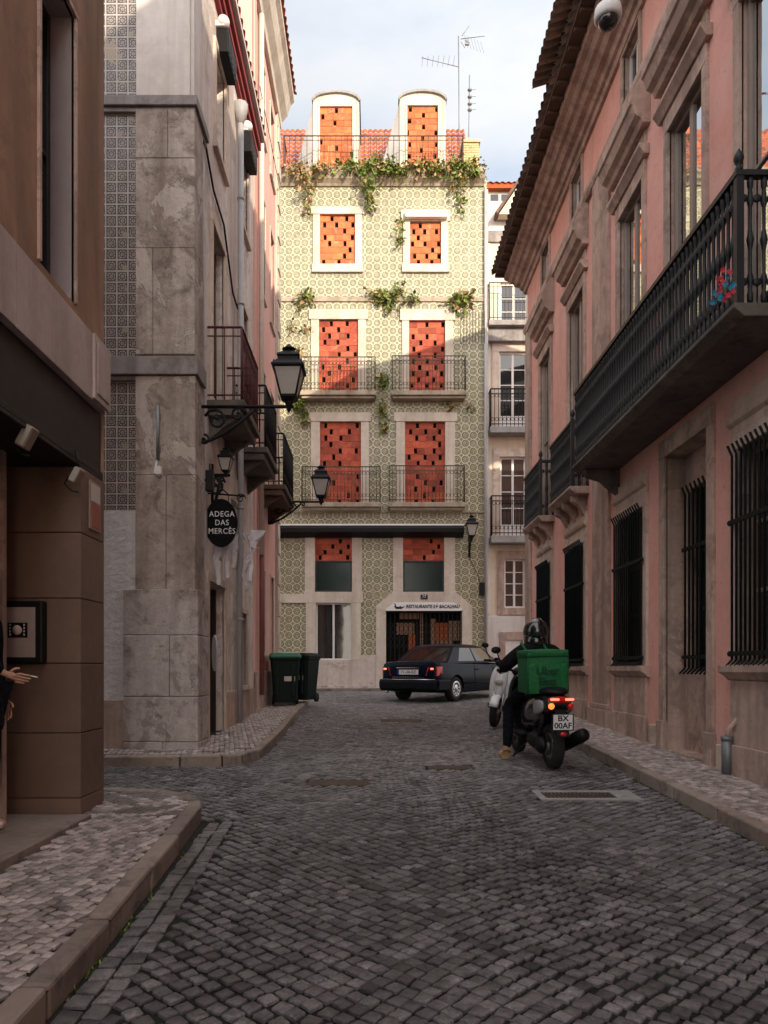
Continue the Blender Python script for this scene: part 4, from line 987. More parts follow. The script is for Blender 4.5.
# ground-floor stone
for c,k in cols:
    if k: continue
    a,b=c-.50,c+.50
    m=MB(); surround(m,FRt,a,b,1.45,3.56,.14,-.02,.035,sill=False,top=.16); m.box(FRt,a-.14,b+.14,3.725,4.05,-.02,.03)
    m.extr(FRt,[(3.80,.03),(3.83,.07),(3.88,.09),(3.88,.03)],a-.16,b+.16)
    m.build('window_surround','window_stone',P_,bevel=.005)
    m=MB(); m.extr(FRt,[(1.30,.03),(1.34,.07),(1.38,.13),(1.45,.13),(1.45,-.02),(1.30,-.02)],a-.2,b+.2); m.box(FRt,a-.12,b+.12,-.3,1.297,-.02,.045); m.box(FRt,a-.16,b+.16,-.3,gz(c)+.42,.045,.075); m.build('window_sill','trim_stone',P_,bevel=.006)
    window(P_,FRt,a,b,1.45,3.56,-.12,2,3,'sash_dark' if c>8 else 'sash_grey')
    m=MB(); n=12
    for i in range(n+1):
        u=a-.02+(b-a+.04)*i/n
        m.tube([FRt.p(u,1.50,.075),FRt.p(u,3.50,.075),FRt.p(u,3.60,.12)],.013,5)
    for z in (1.56,2.85):
        m.box(FRt,a-.07,b+.07,z-.022,z+.022,.06,.085)
        m.ell(FRt.p(a-.07,z,.07),(.03,.03,.03),6,5); m.ell(FRt.p(b+.07,z,.07),(.03,.03,.03),6,5)
    for i in range(n+1):
        u=a-.02+(b-a+.04)*i/n; m.tube([FRt.p(u,1.50,.075),FRt.p(u,1.44,.13)],.012,5)
    m.build('window_grille','green_iron',P_)
# blocked doorway
m=MB(); a,b=7.92,9.08
m.box(FRt,a-.15,a,-.1,4.0,-.02,.04); m.box(FRt,b,b+.15,-.1,4.0,-.02,.04); m.box(FRt,a-.15,b+.15,4.0,4.22,-.02,.045); m.box(FRt,a-.17,a+.005,-.1,gz(8)+.45,-.02,.07); m.box(FRt,b-.005,b+.17,-.1,gz(9)+.45,-.02,.07)
m.build('doorway_surround','trim_stone',P_,bevel=.008)
m=MB(); m.box(FRt,a,b,-.1,1.38,-.5,-.22); m.box(FRt,a,b,3.58,4.0,-.5,-.23); m.box(FRt,a,a+.12,1.38,3.58,-.5,-.24); m.box(FRt,b-.12,b,1.38,3.58,-.5,-.24); m.build('doorway_infill','trim_stone',P_,bevel=.008)
m=MB(); m.box(FRt,a,b,-.1,gz(8.5)+.12,-.5,.02); m.build('threshold','trim_stone',P_,bevel=.006)
window(P_,FRt,a+.12,b-.12,1.38,3.58,-.34,2,3,'shutter_green')
m=MB()
for i in range(9):
    u=a+.14+(b-a-.28)*i/8; m.tube([FRt.p(u,1.42,-.17),FRt.p(u,3.5,-.17),FRt.p(u,3.6,-.13)],.013,5); m.tube([FRt.p(u,1.42,-.17),FRt.p(u,1.35,-.10)],.012,5)
for z in (1.55,2.85): m.box(FRt,a+.06,b-.06,z-.022,z+.022,-.19,-.16)
m.build('window_grille','green_iron',P_)
# pilasters
for (u0,u1) in ((11.2,12.0),(16.75,17.28),(-.2,.6)):
    m=MB()
    m.box(FRt,u0,u1,.2,9.2,-.02,.05); m.box(FRt,u0-.05,u1+.05,-.2,gz(u0)+.38,-.02,.10); m.box(FRt,u0-.03,u1+.03,gz(u0)+.383,gz(u0)+.46,-.02,.08)
    m.build('pilaster','trim_stone',P_,bevel=.012)
edges=[(9.28,9.6),(10.98,11.17),(12.02,12.35),(13.78,14.7),(16.1,16.7),(7.45,7.72)]
for (a,b) in edges: m=MB(); m.box(FRt,a,b,-.2,gz(a)+.36,-.02,.03); m.build('plinth','window_stone',P_,bevel=.01)
# upper windows
for c,k in cols:
    a,b=c-.47,c+.47
    m=MB(); surround(m,FRt,a,b,4.45,7.92,.11,-.02,.04,sill=False,top=.2)
    m.extr(FRt,[(8.125,-.0),(8.125,.07),(8.17,.10),(8.22,.14),(8.26,.14),(8.26,0)],a-.2,b+.2); m.box(FRt,a-.12,b+.12,8.265,8.5,-.02,.03)
    m.build('window_surround','trim_stone',P_,bevel=.005)
    m=MB(); w0=0
    m.extr(FRt,[(8.50,0),(8.50,.10),(8.56,.13),(8.60,.20),(8.72,.24),(8.74,.27),(8.86,.27),(8.90,.24),(9.19,.06),(9.19,0)],a-.24,b+.24); m.build('window_hood','trim_stone',P_,bevel=.006)
    window(P_,FRt,a,b,4.47,7.92,-.05,2,2,'sash_grey','mirror_glass',t=.05,bar=.025)
    m=MB(); surround(m,FRt,c-.32,c+.32,9.42,10.18,.09,-.02,.03,sill=False); m.build('window_surround','trim_stone',P_,bevel=.004)
    window(P_,FRt,c-.32,c+.32,9.42,10.18,-.08,2,1,'window_white',t=.05)
m=MB(); m.extr(FRt,[(9.2,0),(9.2,.06),(9.26,.09),(9.34,.09),(9.36,.05),(9.36,0)],-14,17.3); m.build('string_course','trim_stone',P_,bevel=.004)
m=MB(); m.extr(FRt,[(10.22,0),(10.22,.05),(10.30,.07),(10.31,.12),(10.38,.16),(10.39,.24),(10.46,.30),(10.47,.36),(10.53,.42),(10.55,.50),(10.62,.52),(10.64,.52),(10.64,-.3),(10.22,-.3)],-14,17.45); m.build('cornice','trim_stone',P_,bevel=.004)
m=MB(); m.box(FRt,-14,17.5,10.645,10.70,-.3,.72); 
u=-14.
while u<17.4: m.box(FRt,u,u+.06,10.60,10.644,.52,.70); u+=.32
m.build('soffit','wood_soffit',P_)
m=MB(); corr(m,FRt,-14,17.55,(10.74,.80),(12.9,-3.2),.19,.028,0,16); corr(m,FRt,-14,17.55,(10.70,.79),(12.86,-3.2),.19,.028,0,1); m.build('roof','old_tile',P_)
# attic storey
m=MB(); wallgrid(m,FRt,-14,15.6,11.2,13.75,[(c-.35,c+.35,12.3,13.2,.1) for c in (3,6,9,12,14.5)],.1,0,-.45)
m.quad([FRt.p(15.6,11.2,-.45),FRt.p(15.6,13.75,-.45),FRt.p(15.6,14.6,-4.5),FRt.p(15.6,13.75,-9),FRt.p(15.6,11.2,-9)],0)
m.build('attic','white_wall',P_)
m=MB(); m.box(FRt,-14,15.7,13.6,13.75,-.44,-.1); m.build('attic_cornice','cream_wall',P_,bevel=.006)
m=MB(); corr(m,FRt,-14,15.85,(13.86,.2),(15.2,-4.0),.2,.028,0,12); corr(m,FRt,-14,15.85,(13.80,.2),(15.1,-4.0),.2,.045,0,1); corr(m,FRt,-14,15.85,(13.8,-8.5),(15.2,-4.0),.2,.045,0,1); m.build('attic_roof','old_tile',P_)
m=MB()
for q,z in (((12.1,13.9),15.4),): m.box(FRt,q[0],q[1],12,z,-3,-2)
# balconies, right
def rbalc(d0,d1,w,z0,z1,lab,slab_d=.12,smat='trim_stone',corb=True):
    m=MB(); m.extr(FRt,[(z0-slab_d,0),(z0-slab_d,w-.06),(z0-slab_d+.04,w-.01),(z0-.04,w+.03),(z0,w+.03),(z0,0)],d0-.04,d1+.04)
    n=max(2,round((d1-d0)/1.2))
    for i in (range(n+1) if corb else (n,)):
        u=d0+.12+(d1-d0-.36)*i/n
        m.prism(Fr(FRt.p(u,0,0),FRt.N,FRt.U),[(0,z0-slab_d-.003),(w*.86,z0-slab_d-.003),(w*.8,z0-slab_d-.10),(w*.45,z0-slab_d-.16),(w*.2,z0-slab_d-.3),(0,z0-slab_d-.38)],0,.14)
    b=m.build('balcony',smat,P_,bevel=.008)
    m=MB(); prof=[(.016,0),(.022,.03),(.022,.07),(.013,.10),(.019,.16),(.024,.20),(.013,.24),(.013,.42),(.021,.47),(.027,.50),(.021,.53),(.013,.58),(.013,.76),(.024,.80),(.019,.84),(.013,.90),(.022,.93),(.022,.97),(.016,1.0)]
    Hh=z1-z0-.05
    def bal(u,w_): m.lathe(FRt.p(u,z0+.01,w_),[(r*1.25,h*Hh) for r,h in prof],6,0)
    n=round((d1-d0)/.09)
    for i in range(n+1): bal(d0+(d1-d0)*i/n,w-.03)
    for i in range(n):
        u=d0+(d1-d0)*(i+.5)/n
        for f in (.17,.83):
            c=FRt.p(u,z0+.01+Hh*f,w-.03); m.lathe(c-V((.012,0,0)),[(.026,0),(.036,.006),(.036,.018),(.026,.024)],7,0,(1,0,0))
    k=max(1,round(w/.12))
    for u in (d0,d1):
        for i in range(k): bal(u,(w-.03)*i/k+.02)
        for i in range(k):
            for f in (.17,.83):
                c=FRt.p(u-.012,z0+.01+Hh*f,(w-.03)*(i+.5)/k+.02); m.lathe(c,[(.026,0),(.036,.006),(.036,.018),(.026,.024)],8,0,(0,1,0))
    m.box(FRt,d0-.035,d1+.035,z1-.045,z1,w-.065,w+.008); m.box(FRt,d0-.035,d0+.035,z1-.045,z1,0,w-.066); m.box(FRt,d1-.035,d1+.035,z1-.045,z1,0,w-.066)
    m.box(FRt,d0-.02,d1+.02,z0+.003,z0+.03,w-.055,w-.005)
    m.lathe(FRt.p(d0,z1,w-.03),[(.03,0),(.03,.03),(.018,.045),(.03,.07),(.042,.10),(.038,.135),(.02,.165),(.006,.19)],10,0)
    m.box(FRt,d0-.03,d0+.03,z0,z1-.046,w-.06,w)
    m.build('railing','cast_iron',b); return b
rbalc(6.13,11.02,.6,4.43,5.53,'',.11,'balcony_stone',False)
rbalc(12.35,13.8,.30,4.45,5.55,''); rbalc(14.7,16.15,.30,4.45,5.55,'')
rbalc(2.4,5.6,.35,4.43,5.53,'')
# small drain stub
t=thing('drain_spout','short dark metal drain pipe standing against the pink wall on the right pavement','drainpipe',(3.5,7.3,.38))
m=MB(); z=gz(7.32)+.11; m.tube([FRt.p(7.32,z,.10),FRt.p(7.32,z+.36,.10)],.05,10); m.tube([FRt.p(7.32,z+.33,.10),FRt.p(7.32,z+.37,.10)],.056,10); m.build('pipe','galv',t)
m=MB(); m.tube([FRt.p(7.32,z+.36,.10),FRt.p(7.30,z+.44,.09),FRt.p(7.25,z+.56,.02)],.024,8); m.build('elbow','trim_stone',t)
# dome camera
t=thing('dome_camera','white dome security camera hanging under the pink building eave','camera',(3.0,9,9))
c=V((PX(608,8.2),8.2,PZ(16,8.2)))
m=MB(); m.lathe(c,[(.05,.16),(.07,.10),(.14,.08),(.15,.03),(.15,-.03),(.13,-.05)][::-1],16); m.lathe(c,[(.03,.16),(.03,.35)],8); m.tube([c+V((0,0,.33)),c+V((.2,0,.36)),V((3.6,8.2,c.z+.4))],.03,8); m.build('housing','white_paint',t)
m=MB(); m.ell(c+V((0,0,-.05)),(.115,.115,.10),14,8); m.build('dome','black_gloss',t)
# ================================================================== LANTERNS
def lantern(loc,label,s=1.,arm=1.17,side=-1,group='wall lanterns',bracket='scroll',dirv=None,hang=False):
    """origin under the glass body; the bracket runs to the wall along dirv (default -x)"""
    t=thing('wall_lantern',label,'wall lantern',(0,0,0),group); d=V(dirv or (-1,0,0))
    def ring(h,z): return [V((h*a,h*b,z))*s for a,b in ((-1,-1),(1,-1),(1,1),(-1,1))]
    r0,r1=ring(.095,.06),ring(.175,.40)
    mb=MB(); mb.loft([r0,r1],0,False); mb.build('glass','lamp_glass',t)
    mb=MB()
    for a,b in zip(r0,r1): mb.tube([a,b],.013*s,5)
    for q in (r0,r1):
        for i in range(4): mb.tube([q[i],q[(i+1)%4]],.014*s,5)
    mb.loft([ring(.05,.0),ring(.105,.045),ring(.10,.062)],0,False)
    mb.lathe((0,0,0),[(.0,-.13*s),(.02*s,-.12*s),(.035*s,-.06*s),(.05*s,-.02*s),(.06*s,0)],10)
    mb.build('frame','iron',t)
    mb=MB(); mb.loft([ring(.20,.40),ring(.205,.42),ring(.13,.50),ring(.125,.51),ring(.12,.545),ring(.14,.55),ring(.135,.57),ring(.07,.625)],0,False)
    mb.lathe((0,0,0),[(.07*s,.60*s),(.045*s,.635*s),(.05*s,.65*s),(.085*s,.66*s),(.09*s,.672*s),(.04*s,.70*s),(.015*s,.73*s),(.0,.74*s)],10)
    for a in range(4):
        c=(V((.17,.17,0)) if a==0 else V((-.17,.17,0)) if a==1 else V((-.17,-.17,0)) if a==2 else V((.17,-.17,0)))*s; mb.lathe(c,[(.012*s,.40*s),(.02*s,.44*s),(.004*s,.48*s)],6)
    mb.build('roof','iron',t)
    mb=MB(); e=d*arm; zb=-.06*s
    mb.tube([V((0,0,zb))-d*.06,V((0,0,zb)),e+V((0,0,zb))],.022,6)
    mb.tube([e+V((0,0,.12)),e+V((0,0,-.52))],.026,6)
    def spiral(c,r,a0,a1,n=14,sh=.12):
        P=[]
        for i in range(n+1):
            f=i/n; a=a0+(a1-a0)*f; rr=r*(1-f*(1-sh)); P.append(c+d*(rr*cos(a))+V((0,0,rr*sin(a))))
        return P
    if bracket=='scroll':
        P=[]
        for i in range(15):
            f=i/14; P.append(e*(1-f*.62)+V((0,0,zb-.46+.42*f**1.6)))
        mb.tube(P,.022,6)
        mb.tube(spiral(e*.80+V((0,0,zb-.17)),.15,radians(20),radians(520)),.02,5)
        mb.tube(spiral(e*.56+V((0,0,zb-.10)),.10,radians(180),radians(-320)),.017,5)
        mb.tube(spiral(e*.34+V((0,0,zb-.055)),.055,radians(0),radians(480)),.014,5)
        mb.tube(spiral(e*.93+V((0,0,zb-.42)),.07,radians(90),radians(520)),.016,5)
    if bracket=='scroll':
        for f,h in ((.80,.17),(.56,.10),(.34,.06)): mb.tube([e*f+V((0,0,zb)),e*f+V((0,0,zb-h))],.007,5)
        mb.tube([e*.93+V((0,0,zb-.42)),e+V((0,0,zb-.42))],.008,5)
    mb.build('bracket','iron',t)
    t.location=loc; return t
lantern((PX(289,9.4),9.4,PZ(402,9.4)),'large black street lantern on a scrolled arm, nearest, fixed to the corner building',1.0,2.226+PX(289,9.4))
lantern((PX(321,15.7),15.7,PZ(499,15.7)),'black street lantern on a scrolled arm in front of a bricked window',1.0,2.226+PX(321,15.7))
lantern((fx(469),YF-.62,fz(541)),'black lantern fixed to the right edge of the green tiled facade',1.0,.62,dirv=(0,1,0))
lantern((-2.03,10.2,PZ(473,10.2)),'small black lantern hanging above the oval sign on the left wall',.5,.19)
# sign
t=thing('hanging_sign','black oval wine bar sign with white hand lettering hanging on the left','sign',(-2.04,9.95,3.4))
S_=Fr((PX(221,9.95),9.95,PZ(523,9.95)),(1,0,0),(0,-1,0))
mb=MB(); mb.prism(S_,[(.222*cos(a),.325*sin(a)) for a in [2*pi*i/32 for i in range(32)]],-.02,.015); mb.build('board','sign_black',t,bevel=.006)
for i,(s_,z) in enumerate((('ADEGA',.115),('DAS',.0),('MERCÊS',-.115))): text(s_,.105,S_,.015-.0*i,z,.0165,'sign_letter',t,sx=.92,space=1.1)
mb=MB(); mb.tube([V((-2.22,9.95,S_.o.z+.40)),V((-1.72,9.95,S_.o.z+.36))],.012,6); mb.tube([V((-2.22,9.95,S_.o.z+.62)),V((-1.95,9.95,S_.o.z+.39))],.009,6)
for s in (-.13,.10): mb.tube([S_.p(s,.27,0),S_.p(s,.385,0)],.006,5)
c=V((-1.78,9.95,S_.o.z+.33)); mb.tube([c+V((.07*(1-i/14)*cos(i*.8),0,.07*(1-i/14)*sin(i*.8))) for i in range(14)],.008,5)
mb.build('bracket','iron',t)
mb=MB(); mb.box(Fr((-2.15,9.75,PZ(480,9.75)),(1,0,0),(0,-1,0)),-.05,.05,-.15,.12,-.05,.05); mb.tube([V((-2.226,9.75,PZ(480,9.75))),V((-2.1,9.75,PZ(480,9.75)))],.015,6); mb.tube([V((-2.15,9.75,PZ(480,9.75)+.12)),V((-2.15,9.75,PZ(480,9.75)+.22))],.012,6)
tag(mb.build('sign_flood_box','black_plastic',bevel=.01),'small black box on the left wall just above the oval sign','box')  # black floodlight box above the oval sign, gives no light
mb=MB(); mb.prism(Fr((-2.1,9.82,1.62),(.5,-.85,0),(.85,.5,0)),[(.10*cos(a),.24*sin(a)) for a in [2*pi*i/20 for i in range(20)]],-.01,.01); tag(mb.build('oval_plate','grey_pipe'),'small grey oval plate on the corner beside the dark doorway','plate')
# ribbons
def cloth(name,label,strips):
    mb=MB()
    for P,W0,W1,tw in strips:
        P=[V(p) for p in P]; n=22; vs=[]
        for i in range(n+1):
            f=i/n*(len(P)-1); k=min(int(f),len(P)-2); g=f-k; c=P[k].lerp(P[k+1],g*g*(3-2*g)); w=W0+(W1-W0)*i/n; a=tw*i/n
            for j in range(5):
                q=(j/4-.5)*w; vs.append(c+V((cos(a)*q,sin(a)*q,0))+V((0,.025*sin(j*2.2+i*.5),.01*sin(j*3+i))))
        fs=[(i*5+j,i*5+j+1,(i+1)*5+j+1,(i+1)*5+j) for i in range(n) for j in range(4)]
        mb.add(vs,fs,0,True)
    o=mb.build(name,'ribbon'); s=o.modifiers.new('s','SOLIDIFY'); s.thickness=.003
    return tag(o,label,'ribbon','white ribbons on the left wall')
X=lambda x,y,d:(PX(x,d),d,PZ(y,d))
cloth('ribbon','white cloth ribbon tied in a bow, hanging right of the oval sign',[([X(258,530,11.2),X(254,540,11.2),X(251,553,11.2)],.28,.06,.6),([X(251,552,11.2),X(247,562,11.2),X(243,575,11.2),X(247,588,11.2)],.09,.05,1.5),([X(251,552,11.2),X(252,566,11.2),X(250,580,11.15),X(246,591,11.2)],.05,.07,1.2),([X(243,533,11.15),X(250,544,11.2),X(256,548,11.2)],.05,.14,.7)])
cloth('ribbon','white ragged cloth ribbon hanging below and behind the oval sign',[([X(219,545,10.3),X(217,560,10.3),X(219,585,10.3)],.16,.05,.6),([X(226,545,10.3),X(226,560,10.3),X(228,578,10.3)],.15,.06,-.5),([X(234,535,10.5),X(235,550,10.5),X(233,568,10.5)],.13,.05,.6)])
# ================================================================== BINS
def wbin(label,x,y,rz,lid):
    t=thing('wheelie_bin',label,'bin',(0,0,0),'wheelie bins')
    mb=MB(); rr=lambda hx,hy,z:[V((a*hx,b*hy,z)) for a,b in ((-1,-.8),(-.85,-1),(.85,-1),(1,-.8),(1,.8),(.85,1),(-.85,1),(-1,.8))]
    mb.loft([rr(.235,.27,.06),rr(.245,.28,.12),rr(.305,.35,.93),rr(.325,.37,.94),rr(.325,.37,.99)],0,False)
    for s in (-1,1): mb.box(LOC,s*.16-.03,s*.16+.03,.2,.85,-.375,-.30,0)
    mb.build('bin_body','bin_green',t,bevel=.01)
    mb=MB(); mb.loft([rr(.335,.385,.985),rr(.335,.385,1.02),rr(.30,.35,1.075),rr(.15,.2,1.09)],0,False); mb.tube([(-.28,.40,1.0),(.28,.40,1.0)],.018,8); mb.build('lid',lid,t,bevel=.008)
    mb=MB(); mb.box(LOC,-.02,.20,.50,.60,-.345,-.338); mb.build('sticker','notice_white',t)
    for s in (-1,1):
        mb=MB(); mb.lathe((s*.25-.025,.24,.10),[(.02,0),(.10,.0),(.10,.05),(.02,.05)],14,0,(1,0,0)); mb.build('wheel','rubber',t)
    t.location=(x,y,gz(y)+.115); t.rotation_euler=(0,0,rz); return t
wbin('dark green wheelie bin with a bright green lid, nearer of two against the left wall',-1.84,15.5,.12,'bin_lid')
wbin('dark wheelie bin with a dark lid, half hidden behind the green lidded bin',-1.58,16.35,-.35,'bin_green')
# ================================================================== CAR
def bool_cut(o,cutmb):
    c=cutmb.build('cut','rubber'); m=o.modifiers.new('b','BOOLEAN'); m.object=c; m.operation='DIFFERENCE'; m.solver='FAST'
    bpy.context.view_layer.update(); me=bpy.data.meshes.new_from_object(o.evaluated_get(bpy.context.evaluated_depsgraph_get()))
    o.modifiers.clear(); o.data=me; bpy.data.objects.remove(c)
car=thing('parked_car','dark blue four door sedan with lit tail lights crossing before the tiled house','car')
def ringc(y,hw,zb,zs):
    h=[(0,zb),(hw*.80,zb),(hw*.93,zb+.05),(hw*.985,zb+.16),(hw,(zb+zs)/2),(hw*.985,zs-.14),(hw*.945,zs-.035),(hw*.86,zs+.004),(hw*.5,zs+.02),(0,zs+.028)]
    return [V((a,y,b)) for a,b in h]+[V((-a,y,b)) for a,b in h[-2:0:-1]]
def smooth_st(st,n=5):
    out=[]
    for i in range(len(st)-1):
        for k in range(n):
            f=k/n; out.append([a+(b-a)*f for a,b in zip(st[i],st[i+1])])
    out.append(list(st[-1])); return out
ST=[(-2.235,.60,.50,.74),(-2.22,.74,.40,.88),(-2.17,.80,.30,.965),(-2.05,.83,.26,.985),(-1.7,.85,.22,.99),(-1.0,.86,.20,.965),(0,.86,.20,.945),(1.0,.855,.20,.925),(1.5,.84,.20,.88),(1.95,.80,.22,.80),(2.15,.72,.28,.72),(2.23,.55,.40,.62)]
mb=MB(); mb.loft([ringc(*s) for s in smooth_st(ST,4)],0,True)
body=mb.build('body','car_paint',car)
cut=MB()
for y in (-1.33,1.36):
    for s in (-1,1): cut.lathe((s*.56,y,.31),[(.355,0),(.355,s*.6)],28,0,(1,0,0),sm=False)
bool_cut(body,cut)
for p in body.data.polygons: p.use_smooth=True
body.modifiers.new('es','EDGE_SPLIT').split_angle=radians(35)
# cabin
def cab(z,y0,y1,hw):
    P=[]; xs=[-1,-.90,-.3,.3,.90,1]; fs=[.19,.52,.56,.94]
    bow=.06
    for x in xs: P.append(V((x*hw,y0-(bow*(1-x*x)),z)))
    for f in fs: P.append(V((hw*1.01,y0+(y1-y0)*f,z)))
    for x in xs[::-1]: P.append(V((x*hw,y1+(bow*1.5*(1-x*x)),z)))
    for f in fs[::-1]: P.append(V((-hw*1.01,y0+(y1-y0)*f,z)))
    return P
RG=[cab(.95,-1.72,1.02,.80),cab(.995,-1.62,.92,.775),cab(1.33,-1.12,.42,.63),cab(1.38,-1.0,.28,.585),cab(1.415,-.82,.08,.50),cab(1.432,-.62,-.15,.36)]
mb=MB(); gl=MB(); n=len(RG[0]); glass_cols=[1,2,3, 6,8, 11,12,13, 16,18]
for k in range(5):
    for j in range(n):
        q=[RG[k][j],RG[k][(j+1)%n],RG[k+1][(j+1)%n],RG[k+1][j]]
        if k==1 and j in glass_cols: 
            gl.quad(q)
        else: mb.add(q,[(0,1,2,3)],0,False)
mb.quad(RG[5]); 
bm_=mb.build('cabin','car_paint',car); 
w_=gl.build('window','car_glass',car)
mb=MB(); mb.box(LOC,-.55,.55,.75,.98,-1.2,.8); mb.build('interior','black_plastic',car)
mb=MB(); mb.extr(Fr((0,0,0),(1,0,0),(0,-1,0)),[(.30,2.10),(.28,2.22),(.34,2.30),(.50,2.315),(.56,2.27),(.56,2.15)],-.82,.82)
for s in (-1,1): mb.extr(Fr((0,0,0),(0,1,0),(s,0,0)),[(.30,.80),(.31,.865),(.52,.885),(.56,.85),(.56,.80)],-2.22,-1.70)
mb.build('bumper','car_trim',car,bevel=.02)
mb=MB(); mb.extr(Fr((0,0,0),(1,0,0),(0,1,0)),[(.24,2.05),(.22,2.2),(.30,2.30),(.48,2.30),(.54,2.2)],-.78,.78); mb.build('bumper','car_trim',car,bevel=.02)
for s in (-1,1):
    mb=MB(); B_=Fr((0,0,0),(1,0,0),(0,-1,0))
    mb.hexa([V((s*.50,-2.24,.64)),V((s*.80,-2.19,.64)),V((s*.83,-2.0,.66)),V((s*.5,-2.1,.66)),V((s*.56,-2.235,.86)),V((s*.80,-2.17,.87)),V((s*.835,-1.98,.87)),V((s*.56,-2.08,.86))])
    tl=mb.build('tail_light','tail_red',car,bevel=.012)
    mb=MB(); mb.box(B_,min(s*.64,s*.72),max(s*.64,s*.72),.80,.84,2.225,2.245); mb.build('lit_lens','tail_lit',tl,bevel=.008)
mb=MB(); mb.box(B_,-.30,.30,.68,.80,2.20,2.248); pl=mb.build('number_plate','plate_white',car,bevel=.004)
mb=MB(); mb.box(B_,-.30,-.255,.68,.80,2.2485,2.25); mb.build('plate_band','plate_blue',pl)
text('71-38-BZ',.10,B_,.02,.74,2.2495,'plate_ink',pl,ex=.001,sx=1.15)
mb=MB(); mb.tube([V((-.80,-2.31,.565)),V((.80,-2.31,.565))],.008,5); mb.box(B_,-.46,.46,.615,.625,2.235,2.245); mb.box(B_,-.33,.33,.835,.86,2.225,2.25); mb.build('chrome_trim','chrome',car)
mb=MB()
for s in (-1,1):
    for y in (-.42,.62): mb.tube([V((s*.862,y,.30)),V((s*.864,y,.60)),V((s*.85,y,.90))],.005,4)
    mb.tube([V((s*.868,-1.0,.45)),V((s*.868,1.0,.45))],.016,6)
mb.build('side_moulding','car_trim',car)
for s in (-1,1):
    for y in (-.30,.72):
        mb=MB(); mb.tube([V((s*.865,y-.09,.78)),V((s*.88,y,.785)),V((s*.865,y+.09,.78))],.013,6); mb.build('door_handle','car_paint',car)
    mb=MB(); mb.ell((s*.92,.68,1.02),(.085,.05,.06),10,7); mb.build('wing_mirror','car_paint',car)
    for y in (-1.33,1.36):
        mb=MB(); x=s*.83; mb.lathe((x,y,.31),[(.16,-s*.19),(.27,-s*.2),(.31,-s*.17),(.31,-s*.03),(.285,0),(.21,.005*s),(.205,-.01*s)],28,0,(1,0,0))
        w=mb.build('wheel','rubber',car)
        mb=MB(); mb.lathe((x,y,.31),[(.205,-.02*s),(.20,.004*s),(.15,.0),(.13,-.012*s),(.05,.0),(.045,.012*s),(.0,.014*s)],28,0,(1,0,0))
        mb.build('rim','silver',w)
        mb=MB()
        for i in range(10):
            a=2*pi*i/10; c=V((x+.003*s,y+.14*cos(a),.31+.14*sin(a))); mb.ell(c,(.004,.022,.022),8,5)
        mb.build('rim_hole','dark_void',w)
mb=MB(); mb.tube([(-.6,-2.22,.26),(-.6,-2.32,.25)],.025,8); mb.build('exhaust','silver',car)
car.rotation_euler=(.016,0,radians(-36)); car.location=(2.17,19.8,gz(19.8)-.005)
# ================================================================== SKIN FIGURES
def skin(name,nodes,edges,root,mat,parent,sub=2,smooth=True):
    me=bpy.data.meshes.new(name); ks=list(nodes); idx={k:i for i,k in enumerate(ks)}
    me.from_pydata([tuple(nodes[k][0]) for k in ks],[(idx[a],idx[b]) for a,b in edges],[])
    bm=bmesh.new(); bm.from_mesh(me); bm.verts.ensure_lookup_table(); L=bm.verts.layers.skin.verify()
    for k in ks:
        r=nodes[k][1]; bm.verts[idx[k]][L].radius=(r,r) if isinstance(r,(int,float)) else r
        bm.verts[idx[k]][L].use_root=(k==root)
    bm.to_mesh(me); bm.free()
    me.materials.append(M[mat]); o=bpy.data.objects.new(name,me); COL.objects.link(o)
    m=o.modifiers.new('skin','SKIN'); m.use_smooth_shade=True; m.branch_smoothing=.6
    s=o.modifiers.new('sub','SUBSURF'); s.levels=sub; s.render_levels=sub
    bpy.context.view_layer.update(); dg=bpy.context.evaluated_depsgraph_get()
    me2=bpy.data.meshes.new_from_object(o.evaluated_get(dg)); o.modifiers.clear(); o.data=me2
    for p in me2.polygons: p.use_smooth=True
    if parent: adopt(o,parent)
    return o
def hand_nodes(pre,nodes,edges,wk,f,sd,nrm,curl=.9,L=1.,sp=1.):
    """fingers: f = forward, sd = towards the thumb, nrm = palm normal (fingers curl to it)"""
    w=V(nodes[wk][0]); f=V(f).normalized(); sd=V(sd); sd=(sd-f*sd.dot(f)).normalized(); n=V(nrm); n=(n-f*n.dot(f)-sd*n.dot(sd)).normalized()
    nodes[pre+'p']=(w+f*.045*L,(.034*L,.017*L)); edges.append((wk,pre+'p'))
    for i,(o_,ln,k) in enumerate(((.030,.072,.0),(.010,.080,.004),(-.010,.074,.0),(-.029,.058,-.008))):
        b=w+f*(.088+k)*L+sd*o_*L*sp; nodes[pre+'k%d'%i]=(b,.0095*L); edges.append((pre+'p',pre+'k%d'%i))
        a=curl*.5; p=b
        for j,(q,c) in enumerate(((.45,.5),(.32,1.2),(.23,1.8))):
            d=f*cos(curl*c)+n*sin(curl*c); p=p+d*ln*q*L; nodes[pre+'f%d%d'%(i,j)]=(p,(.0085-.001*j)*L); edges.append((pre+('k%d'%i if j==0 else 'f%d%d'%(i,j-1)),pre+'f%d%d'%(i,j)))
    t0=w+f*.03*L+sd*.030*L; nodes[pre+'t0']=(t0,.012*L); edges.append((pre+'p',pre+'t0'))
    t1=t0+(f*.6+sd*.7+n*.35).normalized()*.035*L; t2=t1+(f*.9+sd*.15+n*.5).normalized()*.03*L
    nodes[pre+'t1']=(t1,.0105*L); nodes[pre+'t2']=(t2,.0085*L); edges+= [(pre+'t0',pre+'t1'),(pre+'t1',pre+'t2')]
